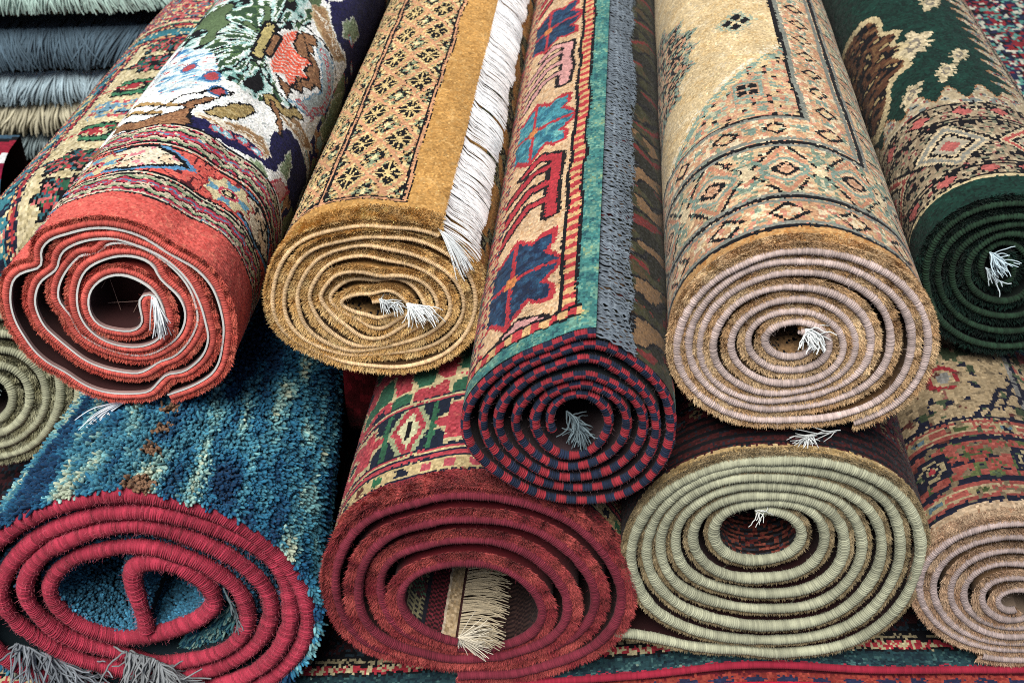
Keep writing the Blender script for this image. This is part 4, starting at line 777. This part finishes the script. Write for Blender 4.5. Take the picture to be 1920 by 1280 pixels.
# ---- blue shag
R = wobble(R_['blue'], .002, 20)
t = thing('rolled_rug', base(R), 'shaggy blue rolled rug with thick raspberry red edging round a divided hole', 'rolled rug', GROUP)
sheet(t, R, c('22323a', .6), c('0e2c40', .6), th=.0060)
rs = np.random.RandomState(71); b = Bag()
def tufts(u, v, off, col, L, rad_, dirn, seed):
    rs = np.random.RandomState(seed); n = len(u); P0 = S(R, u, v, 0*u+off); N = unit(S(R, u, v, 0*u+off+.001)-P0); T = unit(S(R, u-.001, v, 0*u+off)-P0)
    D = N*dirn[0]+np.array([0, -dirn[1], 0])+np.array([0, 0, -dirn[2]])+rs.randn(n, 3)*.22; D = unit(D)*(L*(.7+.6*rs.rand(n)))[:, None]
    k = 5; s = np.array([0, .35, .7, .92, 1.0]); w = np.array([.75, 1.0, 1.05, .75, .12]); PL = P0[:, None]+D[:, None]*s[None, :, None]; PL[:, 2:] += (rs.randn(n, 1, 3)*.0006)
    Tn, A, Bv = frames(PL); a = np.arange(5)*2*math.pi/5; rr = (rad_*(.7+.6*rs.rand(n)))[:, None]*w[None]
    V = PL[:, :, None]+rr[..., None, None]*(np.cos(a)[None, None, :, None]*A[:, :, None]+np.sin(a)[None, None, :, None]*Bv[:, :, None])
    q = quads(k, 5, 0, True); Fq = ((np.arange(n)*k*5)[:, None, None]+q[None]).reshape(-1, 4); return V.reshape(-1, 3), Fq, np.repeat(col, len(q), axis=0)
gu, gv = np.meshgrid(np.arange(.02, .78, .0027), np.r_[.002+np.arange(0, .14, .0030), .14+np.arange(0, .34, .0042)], indexing='ij'); u, v = gu.ravel(), gv.ravel(); n = len(u); u = u+rs.randn(n)*.0009; v = np.maximum(v+rs.randn(n)*.0011, .001)
P0 = S(R, u, v, 0*u+.0068); N0 = unit(S(R, u, v, 0*u+.0078)-P0); k = (N0*(-P0)).sum(-1) > -.30; u, v = u[k], v[k]; n = len(u)
col = blue_col(u, v)*np.exp(.13*rs.randn(n, 1)); b.add(*tufts(u, v, .0066, col, .0100, .00158, (.62, .55, .20), 72))
u = .05+rs.rand(900)*.70; v = .0005+.004*rs.rand(900); b.add(*tufts(u, v, .0072, blue_col(u, v)*np.exp(.2*rs.randn(900, 1)), .011, .0016, (.45, .55, .1), 73))
# dark pile squeezed between the turns, and the lighter patch showing at the lower right
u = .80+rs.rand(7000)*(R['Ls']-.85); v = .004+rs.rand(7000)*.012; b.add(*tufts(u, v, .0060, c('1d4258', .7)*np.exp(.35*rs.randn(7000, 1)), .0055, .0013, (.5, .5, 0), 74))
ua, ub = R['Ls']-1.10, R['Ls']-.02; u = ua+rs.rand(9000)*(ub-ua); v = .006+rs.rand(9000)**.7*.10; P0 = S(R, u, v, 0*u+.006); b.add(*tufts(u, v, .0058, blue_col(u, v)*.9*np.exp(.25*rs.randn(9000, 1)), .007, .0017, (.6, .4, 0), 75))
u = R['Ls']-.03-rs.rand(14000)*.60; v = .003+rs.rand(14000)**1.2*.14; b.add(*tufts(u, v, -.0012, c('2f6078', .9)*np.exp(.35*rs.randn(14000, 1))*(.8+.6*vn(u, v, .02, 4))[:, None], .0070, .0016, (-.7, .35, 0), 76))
g = np.arange(1200); px_ = np.array([[1000+rs.rand()*270, 690+rs.rand()*290] for _ in g]); keep = [poly(np.array([[x]]), np.array([[y]]), [(960,900),(1120,850),(1240,740),(1262,690),(1290,800),(1190,900),(1060,960),(960,1010),(930,960)])[0, 0] for x, y in px_]
Pq = on_plane([(x/2.909, 900+y/2.909) for x, y in px_[keep]], .812); n = len(Pq); P0 = np.stack([Pq[:, 0], np.full(n, .822)+.004*rs.rand(n), Pq[:, 1]], 1)
D = unit(np.array([[-.45, -.7, -.45]])+rs.randn(n, 3)*.25)*.012; PL = P0[:, None]+D[:, None]*np.array([0, .4, .8, 1])[None, :, None]; x = rs.rand(n); b.add(*tubes(PL, .0019, pal(x, [(1, c('1f4f66', .8)), (1.4, c('4f868e', .8)), (1, c('8fb3a8', .8))]), 5, .5))
b.build('pile', M['pile'], t)
def rasp(u, a):
    f = vn(u, 0*u, .02, 3); return c('a8364a', .80)*(.74+.35*f)[..., None]+np.where((h2(np.floor(u/.0007), 0*u, 7) < .05)[..., None], -.35, 0)*c('b32a4a', .7)
cord(t, R, None, pitch=.0021, rb=.0080, flat=1.08, depth=.27, colfn=rasp, cj=.16, slant=1.3, m=14, fuzz=6, fcol=c('cc6a78', .9), yo=-.001)
b = Bag()
p = on_plane([(240, 1205), (300, 1222), (310, 1240)], .795); pts = np.array([[x, .785, z] for x, z in p])
wisps(b, pts, [(-.35, -.35, -.9), (.25, -.35, -.9), (.0, -.5, -.8)], .055, 170, .0013, c('84898c', .85), .40, .55, 10, seed=81)
b.build('fringe', M['cotton'], t); b = Bag()
p = on_plane([(30, 1205), (90, 1225), (120, 1245)], .80); pts = np.array([[x, .80, z] for x, z in p])
wisps(b, pts, [(-.1, -.5, -.8), (.35, -.4, -.8), (.8, -.3, -.5)], .060, 170, .0013, c('808890', .85), .42, .5, 10, seed=82)
b.build('fringe', M['cotton'], t); b = Bag()
p = on_plane([(415, 1105), (437, 1150), (443, 1172)], .79); pts = np.array([[x, .795, z] for x, z in p]); wisps(b, pts, [(.2, -.2, -.95)], .016, 26, .0012, c('6c7c80', .8), .15, .2, seed=83)
b.build('fringe', M['cotton'], t)
# ================================================================ flat and folded rugs
def lattice(fn, nu, nv):
    U, V = np.meshgrid(np.linspace(0, 1, nu), np.linspace(0, 1, nv), indexing='ij'); return fn(U, V)
def tube_along(P, r, col, pitch, seed=1, m=9, depth=.15, cj=.12):
    P = resample(P, pitch/3); n = len(P); T, A, B = frames(P[None]); a = np.linspace(0, 2*math.pi, m, endpoint=False); L = np.arange(n)*pitch/3
    rr = r*(1-depth*(1-np.abs(np.sin(math.pi*(L[:, None]/pitch+.3*np.sin(a)[None])))**.6)); V = P[:, None]+rr[..., None]*(np.cos(a)[None, :, None]*A[0][:, None]+np.sin(a)[None, :, None]*B[0][:, None])
    k = np.floor(L/pitch); C = (col(L) if callable(col) else np.tile(col, (n, 1)))*np.exp(cj*(h2(k, 0*k, seed)-.5)*2.6)[:, None]
    return V.reshape(-1, 3), quads(n, m, 0, True), np.repeat(C[:-1], m, axis=0)
ztx = np.array([[-.75, -1.056], [-.45, -1.050], [-.2, -1.036], [-.03, -1.0125], [.12, -.997], [.25, -.9805], [.45, -.992], [.62, -.992], [.95, -.994]])
def ztop(x): return np.interp(x, ztx[:, 0], ztx[:, 1])
def ztops(x): return sum(ztop(x+d) for d in (-.05, -.025, 0, .025, .05))/5
def slab(Y0, dz, thick, depth, name, label, cat, drawing, side, group, h=.0012, seed=1):
    xs = np.arange(-.78, .98, .0026); prof = []
    R0 = thick/2
    for a in np.linspace(-math.pi/2, math.pi/2, 12): prof.append((Y0+R0-R0*math.cos(a), -R0+R0*math.sin(a)))
    y = Y0+R0+.0024
    while y < Y0+depth: prof.append((y, 0)); y += .0028*(1+3*(y-Y0))
    prof = np.array(prof); s = np.r_[0, np.cumsum(np.hypot(*np.diff(prof, axis=0).T))]-math.pi*R0/2
    X = xs[:, None]+0*prof[None, :, 0]; W = .0025*(vn(xs, 0*xs, .12, seed)-.5)
    P = np.stack([X, prof[None, :, 0]+(W*2)[:, None], ztops(X)+dz+prof[None, :, 1]+W[:, None]], -1)
    t = thing(name, (0, Y0, -1.0+dz-thick), label, cat, group)
    U = (X[:-1, :-1]+X[1:, 1:])/2; V = ((s[:-1]+s[1:])/2)[None]+0*U; rs = np.random.RandomState(seed)
    b = Bag(); knots(b, P, drawing(U+.002*rs.randn(*U.shape), V+.0012*rs.randn(*U.shape)+.002*(vn(U, V, .03, 2)-.5)), h=h, rs=rs)
    b.build('pile', M['pile'], t)
    P2 = P.copy(); P2[..., 2] -= thick*.5; k = [11, P.shape[1]-1]; Q = np.stack([P[:, 11], P[:, -1], P[:, -1]-[0, 0, thick], P[:, 0]+[0, .001, 0]], 1); mkmesh('woven_backing', Q, quads(len(xs), 4), M['back'], t, c('2a1418', .6))
    b = Bag(); e = P[:, 6]+np.array([0, -.0012, 0]); b.add(*tube_along(e, side[1], side[0], side[2], seed)); b.build('edge_binding', M['cord'], t); return t
def drawA(U, V):
    C = pal(.5*vn(U, V, .004, 1)+.5*h2(np.floor(U/.0026), np.floor(V/.0026)), [(1.4, c('16303c', .5)), (1.2, c('26484f', .5)), (.7, c('4a7272', .5)), (.3, c('8fa898', .5))])
    put(C, V > .0230, BLK); q = (V > .026) & (V < .036); C[q] = np.where(dash(U, .0105, .5)[..., None], c('9c2c38', .8), c('b3a884', .8))[q]
    put(C, (V > .040) & (V < .044), c('9a8f70', .7)); q = V > .05; C[q] = orn(U, V, .05, .05, .0045, [(2, c('3a1a1e', .7)), (1, c('20303a', .7)), (1, BLK)], 3)[q]; put(C, V < .004, c('8c2438', .8)); return C
GF = 'rugs lying flat under the rolled rugs'
slab(.800, .0, .010, .75, 'flat_rug', 'flat rug with teal band and red cream checks directly under the rolled rugs', 'rug', drawA, (c('8e2236', .85), .0042, .0020), GF, seed=3)
def drawB(U, V):
    C = pal(h2(np.floor(U/.0026), np.floor(V/.0026)), [(1, c('7a2a26', .8)), (1, c('8c3a30', .8))]); put(C, (V > .003) & (V < .009) & dash(U, .034, .55), c('1f2440', .8)); put(C, V > .014, c('5a1420', .7)); return C
slab(.789, -.0135, .011, .4, 'flat_rug', 'flat rug with bright crimson edge and dark blue dashes along the bottom', 'rug', drawB, (c('b81436', .85), .0038, .0022), GF, seed=5)
slab(.800, -.027, .024, .4, 'flat_rug', 'black and dark blue flat rug just showing under the crimson edged one', 'rug', lambda U, V: pal(vn(U, V, .01, 3), [(1, c('14161c', .6)), (1, c('1a2036', .6))]), (c('15151c', .6), .003, .002), GF, seed=7)
# the small crimson roll peeping out at the lower left corner
roll('crimson', spiral_px(ell(-14, 1190, 42, 44, 0), (-14, 1190, 10, 10, 0), 3, -60, wob=.1, seed=20), .83, .0026, .0050, L=.5)
R = R_['crimson']; t = thing('rolled_rug', base(R), 'small crimson rolled rug peeping from the lower left corner beside the blue one', 'rolled rug', GROUP)
sheet(t, R, c('5a1420', .7), c('7a1a28', .7)); cord(t, R, c('a3243a', .8), pitch=.002, rb=.0034, depth=.14)
# ---------------------------------------------------------------- table and ground
def box(name, x0, x1, y0, y1, z0, z1, mat):
    V = np.array([[x, y, z] for x in (x0, x1) for y in (y0, y1) for z in (z0, z1)]); F_ = np.array([[0, 1, 3, 2], [4, 6, 7, 5], [0, 4, 5, 1], [2, 3, 7, 6], [0, 2, 6, 4], [1, 5, 7, 3]]); return mkmesh(name, V, F_, mat, None, None, False)
tb = box('display_table', -2.2, 2.2, .60, 3.4, -1.16, -1.085, M['table']); tb['label'] = 'low dark cloth covered table under all the rugs'; tb['category'] = 'table'
gd = box('ground', -8, 8, -4, 10, -1.9, -1.86, M['table']); gd['kind'] = 'structure'
for x in (-2.1, 2.1):
    for y in (.75, 3.2):
        l = box('leg', x-.04, x+.04, y-.04, y+.04, -1.86, -1.161, M['table']); l.parent = tb
# ---------------------------------------------------------------- the patterned rug folded over behind the red roll
def cutp(px, py, Y): q = on_plane([(px, py)], Y)[0]; return q
def folded(name, label, x0, x1, Y0, zb, zt, depth, arch, drawing, ku, kv, skew=0.0, seed=1, cat='rug', group=None, xfade=.05, dslope=0.0):
    """a thick folded rug: bulging front fold, top running back, its left side falling away in a curve"""
    W = x1-x0; r = (zt-zb)/2; us = np.arange(0, 1.0001, ku/(W*1.15)); pr = []
    for a in np.linspace(-math.pi*.5, math.pi*.5, max(10, int(math.pi*r/kv))): pr.append((r-r*math.cos(a)*1.0, zb+r+r*math.sin(a)))
    y = r+kv
    while y < depth: pr.append((y, zt)); y += kv*(1+.7*y)
    pr = np.array(pr); s = np.r_[0, np.cumsum(np.hypot(*np.diff(pr, axis=0).T))]
    th = us*math.pi*.5*1.25                       # 0 right ... falls away to the left
    ux = np.sin(np.clip(th, 0, math.pi*.5)); drop = np.where(th > math.pi*.5*.0, 1-np.cos(np.clip(th, 0, math.pi*.62)), 0)
    x = x1-(W)*us+0*drop
    fall = arch*np.clip((us-.45)/.55, 0, 1)**2.8
    X = x[:, None]+dslope*pr[None, :, 0]; Zc = pr[None, :, 1]-fall[:, None]+.004*(vn(us[:, None]*W, pr[None, :, 0], .12, seed)-.5)
    P = np.stack([X, Y0+pr[None, :, 0]+0*X, Zc], -1)
    t = thing(name, ((x0+x1)/2, Y0, zb), label, cat, group); rs = np.random.RandomState(seed)
    L = np.r_[0, np.cumsum(np.linalg.norm(np.diff(P[:, -1], axis=0), axis=1))]
    U = ((L[:-1]+L[1:])/2)[:, None]+0*P[:-1, :-1, 0]; V = ((s[:-1]+s[1:])/2)[None]+0*U
    b = Bag(); knots(b, P, drawing(U+.0015*rs.randn(*U.shape), V+.0015*rs.randn(*U.shape)+.004*(vn(U, V, .05, 2)-.5)), h=.0012, rs=rs); b.build('pile', M['pile'], t)
    Q = np.stack([P[:, -1], P[:, -1]-[0, 0, (zt-zb)], P[:, 0]], 1); mkmesh('woven_backing', Q, quads(len(us), 3), M['back'], t, c('2a1a18', .6)); return t, P, L[-1]
def pat_tribal(U, V):
    """U from the hidden right side to the left edge"""
    E = TL; n1 = h2(np.floor(U/.003), np.floor(V/.003)); e = E-U
    crm = pal(n1, [(1, c('c9bc93')), (1, c('dcd0aa')), (.5, c('b3a67e'))]); RED, TEA, PNK, NAV, GRN = c('a83a40'), c('3a7a86'), c('c06a68'), c('1d2338'), c('3f7a58')
    C = crm.copy(); w = .195+.0*V                # guard stripes on the left edge
    v0 = .137; m = np.minimum(e-w, V-v0); m = np.minimum(m, .600-V)
    o = m < 0; b = -m
    q = o; C[q] = (NAV+0*C)[q]
    a = np.where((e-w) < (V-v0), V, U)
    def st(lo, hi, cc): z = o & (b > lo) & (b < hi); C[z] = (cc if isinstance(cc, np.ndarray) and cc.ndim == 3 else cc+0*C)[z]
    st(.003, .008, RED); st(.008, .0105, NAV); st(.0105, .013, c('d0a070')); st(.016, .038, TEA); x = (a/.030) % 1
    z = o & (b > .018) & (b < .036) & (x > .25) & (x < .6); C[z] = pal(h2(np.floor(a/.030), 0*a, 3), [(1, RED), (1, c('d6c48c')), (1, NAV), (1, PNK)])[z]
    st(.041, .045, c('d0a070')); st(.047, .053, RED); st(.055, .058, GRN); st(.060, .074, PNK); st(.074, .080, NAV); st(.080, .3, orn(U, V, .05, .05, .0045, [(.6, NAV), (1.2, c('c06a68')), (.8, c('d6c48c')), (1, RED), (.6, TEA)], 9))
    z = o & (b > .060) & (b < .074) & dash(a, .02, .4); C[z] = (c('d6c9a0')+0*C)[z]; put(C, o & (h2(np.floor(U/.003), np.floor(V/.003), 8) < .07), c('d6c9a0'))
    # field: rows of flower pairs and hooked shapes
    f = m > 0; P = .335; y = (V-.16) % P; k = np.floor((V-.16)/P); cu = E-.195-.046+.006*np.sin(V*60)
    for cy, kind in ((.030, 0), (.092, 0), (.163, 1), (.230, 2), (.290, 1)):
        yy = y-cy; x = U-cu
        if kind == 0:
            r = np.hypot(x/.034, yy/.027); a_ = np.arctan2(x/.034, yy/.027); pt = r*(1+.18*np.cos(6*a_)); put(C, f & (pt < 1), BLK)
            z = f & (pt < .86); C[z] = pal(((a_/math.pi*3) % 1), [(1, RED), (1, c('2f5f68')), (1, c('c06a68')), (1, c('2f6048'))])[z]; put(C, f & (r < .22), BLK); put(C, f & (pt < .95) & (np.abs(np.cos(3*a_)) < .2), BLK)
        elif kind == 1:
            mk = (np.abs(np.hypot(x/.038, yy/.026)-.72) < .32) & (x < .022); put(C, f & mk, BLK); put(C, f & (np.abs(np.hypot(x/.038, yy/.026)-.72) < .16) & (x < .020), GRN); put(C, f & (np.hypot(x/.038, yy/.026) < .28), RED)
            put(C, f & (np.abs(yy-.010+x*.25) < .0022) & (np.abs(x) < .045), c('b03040'))
        else:
            z = f & (np.abs(x) < .040) & (np.abs(yy) < .024); C[z] = pal(vn(U, V, .008, 5), [(1.2, c('c0505a')), (1, c('d6c9a0')), (1, c('6f9ab0')), (.5, NAV)])[z]
    put(C, f & (U < cu-.13), NAV); z = f & (U < cu-.134); C[z] = orn(U, V, .03, .04, .0045, [(1, RED), (1, crm[0, 0]), (1, TEA), (1, NAV)], 3)[z]
    # upper end band
    z = (V > 9.02); zz = V-1.02
    put(C, z & (e > .03), c('3a4a3c')); put(C, z & (zz > .008) & (zz < .016) & (e > .03), c('c06a68')); put(C, z & (zz > .02) & (zz < .055) & (e > .03), TEA); put(C, z & (zz > .02) & (zz < .055) & (e > .03) & dash(U, .03, .35), RED)
    q = z & (zz > .07) & (zz < .16) & (e > .03); C[q] = pal(vn(U, V, .014, 6), [(1.4, c('c0606a')), (.6, crm[0, 0]), (.6, TEA), (.5, NAV)])[q]; put(C, z & (zz > .16) & (e > .03), orn(U, V, .04, .04, .005, [(1, RED), (1, GRN), (1, NAV)], 9))
    return C
TL = .62
x_l = cutp(-60, 430, 1.15)[0]; x_r = cutp(150, 430, 1.15)[0]
t, P, TL2 = None, None, None
W_ = .37; xr = -.29; xl = xr-W_
# length of the lattice's cross line is needed by the drawing: measure once
us_ = np.linspace(0, 1, 200); TL = float(np.sum(np.hypot(np.diff(xr-W_*us_), np.diff(-.16*np.clip((us_-.45)/.55, 0, 1)**2.8))))
folded('folded_rug', 'cream folded rug with red and green tribal flowers, lying behind the coral red roll', xl, xr, 1.115, -.775, -.625, .66, .16, pat_tribal, .0030, .0034, seed=9, dslope=.0807)
# ---------------------------------------------------------------- the pile of folded rugs further back at the left
def fold_stack(Y0, zb, zt, label, col, fr, seed, x0=-1.85, x1=-.47, slope=.03, fdark=None):
    r = (zt-zb)/2; xs = np.arange(x0, x1, .006); A = np.linspace(-math.pi/2, math.pi/2, 14); rs = np.random.RandomState(seed)
    prof = np.array([(r-r*math.cos(a), r+r*math.sin(a)) for a in A]+[(r+k*.05, 2*r) for k in range(1, 14)])
    X = xs[:, None]+0*prof[None, :, 0]; P = np.stack([X, Y0+prof[None, :, 0]+.006*(vn(xs, 0*xs, .15, seed)-.5)[:, None], zb+slope*(X+.8)+prof[None, :, 1]+.006*(vn(xs, 0*xs, .2, seed+3)-.5)[:, None]], -1)
    t = thing('folded_rug', ((x0+x1)/2, Y0, zb), label, 'rug', 'folded rugs stacked at the back left')
    C = np.tile(col, (len(xs)-1, prof.shape[0]-1, 1))*(.7+.6*h2(np.floor(X[:-1, :-1]/.012), 0*X[:-1, :-1], seed))[..., None]
    b = Bag(); knots(b, P, C, h=.003, rs=rs); n = int((x1-x0)*2600); xx = x0+(x1-x0)*rs.rand(n); aa = rs.rand(n)*2.6-1.2
    p0 = np.stack([xx, Y0+r-r*np.cos(aa), zb+slope*(xx+.8)+r+r*np.sin(aa)], 1); D = np.stack([.3*rs.randn(n), -np.cos(aa)-.3+.2*rs.randn(n), np.sin(aa)*.6-.3+.3*rs.randn(n)], 1); D = unit(D)*.012
    b.add(*blades(p0, D, np.array([.0009, 0, .0003]), col*np.exp(.3*rs.randn(n, 1)))); b.build('pile', M['pile'], t)
    Q = np.stack([P[:, -1], P[:, 0]], 1); mkmesh('woven_backing', Q, quads(len(xs), 2), M['back'], t, col*.6)
    if fr:
        fc, L, dens, rr, cur = fr; n = int((x1-x0)*dens); xx = np.sort(x0+(x1-x0)*rs.rand(n)); s = np.linspace(0, 1, 8); cl = vn(xx, 0*xx, .05, seed)-.5
        z1 = zb+slope*(xx+.8)+2*r*.97; PL = np.stack([xx[:, None]+(cl*1.5)[:, None]*L*s[None]+.20*L*rs.randn(n, 1)*s[None], (Y0+r*.35-.006*rs.rand(n))[:, None]-(.020+.012*rs.rand(n))[:, None]*np.sin(s*1.9)[None], z1[:, None]+.004*rs.rand(n, 1)-(L*(.8+.35*rs.rand(n)))[:, None]*(s[None]**1.25)+cur*np.sin(s*9+xx[:, None]*40)[...]*.002], -1)
        b = Bag(); b.add(*tubes(PL, rr, fc*np.exp(.16*rs.randn(n, 1)), 4, .7)); b.build('fringe', M['cotton'], t)
def zy(y, Y): return cutp(200, y, Y)[1]
YB = 1.83
ly = [(-40, 30, 'uppermost brown folded rug with shaggy mint white fringe hanging from it', c('8a7a52', .7), (c('b9d6cc', .85), .046, 2900, .0018, 0), YB-.01),
      (60, 100, 'dark slate blue fringed folded rug just below the mint white fringe', c('3a4750', .7), (c('4f6472', .8), .050, 2900, .0017, 0), YB),
      (122, 150, 'dark brown folded rug between the slate and the pale blue fringes', c('4a3c30', .7), None, YB+.012),
      (140, 172, 'folded rug with pale blue grey fringe in the middle of the back stack', c('8a8468', .7), (c('9fb4bd', .85), .040, 2500, .0017, 0), YB),
      (188, 216, 'folded rug with looped cream fringe, second from the bottom of the back stack', c('a8946a', .75), (c('b3ae96', .85), .047, 1400, .0026, 1), YB-.004),
      (244, 285, 'blue grey folded rug at the bottom of the visible back stack', c('7c8c8a', .75), (c('93a5a8', .8), .039, 2100, .0016, 0), YB)]
for i, (a, e_, lab, col, fr, Yk) in enumerate(ly): fold_stack(Yk, zy(e_, Yk), zy(a, Yk), lab, col, fr, 90+i)
fold_stack(YB, -1.085, zy(287, YB), 'thick brown folded rug carrying the fringed stack at the back', c('4a3a30', .6), None, 99)
# a crimson rug and a striped one peeping out at the far left, over the tribal rug's shoulder
folded('folded_rug', 'crimson and white folded rug peeping out at the left edge above the cream tribal rug', -1.25, -.700, 1.43, -.95, -.768, .13, .03, lambda U, V: pal((V*9+U*2) % 1, [(1, c('7c1434', .8)), (.5, c('d8dcdc', .8)), (1.2, c('8c1a30', .8)), (.3, BLK), (.5, c('3a5a70', .7))]), .005, .005, seed=12)
folded('folded_rug', 'dark striped folded rug supporting the cream tribal one at the left edge', -1.35, -.60, 1.30, -1.085, -.80, .12, .0, lambda U, V: pal((V*14) % 1, [(1, c('1c1e2c', .7)), (1, c('6a1c2c', .7)), (.5, c('3a5a70', .7))]), .006, .006, seed=13)
# ---------------------------------------------------------------- upper right corner
def pat_corner(U, V): return orn(U, V, .09, .09, .0055, [(2, c('7c2028', .7)), (1.5, c('1a2140', .7)), (1.2, c('b8b8a8', .7)), (1, c('4f8a80', .7)), (1, BLK)], 21, .15)
folded('folded_rug', 'red, navy and white patterned folded rug in the upper right corner behind the green roll', .62, 1.5, 1.30, -1.08, -.72, 1.1, .0, pat_corner, .005, .005, seed=14)
q0 = np.array([.865, 1.66, -.69]); V = []; 
for i in range(7):
    for j in range(5): V.append(q0+np.array([i*.012-.036, j*.012, .012*math.sin(i*.5)+.004*j]))
V = np.array(V); Vb = V-np.array([0, 0, .001]); tg = mkmesh('paper_tag', np.vstack([V, Vb]), [np.vstack([quads(7, 5), quads(7, 5, 35)[:, ::-1]])], M['cotton'], None, c('b8c6d6', .85)); tg['label'] = 'pale blue white paper tag behind the green roll at the top edge'; tg['category'] = 'tag'
# dark red rug end tucked between the blue and the maroon rolls
folded('folded_rug', 'dark red folded rug tucked deep between the blue and maroon rolls', -.20, -.125, 1.12, -1.0, -.80, .5, .0, lambda U, V: pal(vn(U, V, .01, 3), [(1, c('5a1018', .7)), (1, c('7a1a24', .7))]), .005, .005, seed=15)
# ================================================================ light, sky, camera
w = bpy.data.worlds.new('World'); scene.world = w; w.use_nodes = True; nt = w.node_tree; bg = nt.nodes['Background']; sky = nt.nodes.new('ShaderNodeTexSky'); sky.sky_type = 'NISHITA'; sky.sun_disc = False
EL, AZ = 50, -28                                    # sun: high, from the left and a little behind the camera
sky.sun_elevation = math.radians(EL); sky.sun_rotation = math.radians(180+AZ*-1) ; sky.altitude = 200; sky.air_density = 1.0; sky.dust_density = 3.0; scene.cycles.pixel_filter_type = 'BLACKMAN_HARRIS'; scene.cycles.filter_width = 1.05
nt.links.new(sky.outputs[0], bg.inputs[0]); bg.inputs[1].default_value = .05
sd = bpy.data.lights.new('sun', 'SUN'); sd.energy = 3.5; sd.angle = math.radians(34); sd.color = (1, .96, .90); so = bpy.data.objects.new('sun', sd); COL.objects.link(so)
dv = Vector((-.20, -.54, 1.0)); so.rotation_euler = dv.to_track_quat('Z', 'Y').to_euler()
sky.sun_rotation = math.atan2(dv.x, dv.y); sky.sun_elevation = math.asin(dv.normalized().z)
cd = bpy.data.cameras.new('camera'); cam = bpy.data.objects.new('camera', cd); COL.objects.link(cam); cam.rotation_euler = (math.radians(90)-TH, 0, 0)
cd.sensor_width = 36; cd.lens = F*36/1920; cd.clip_start = .01; cd.clip_end = 100; cd.dof.use_dof = True; cd.dof.focus_distance = 1.12; cd.dof.aperture_fstop = 11
scene.camera = cam
vs_ = scene.view_settings; vs_.view_transform = 'Standard'; vs_.look = 'None'; vs_.exposure = .58; vs_.gamma = 1; vs_.use_curve_mapping = False
scene.cycles.max_bounces = 5; scene.cycles.diffuse_bounces = 2; scene.cycles.use_denoising = False
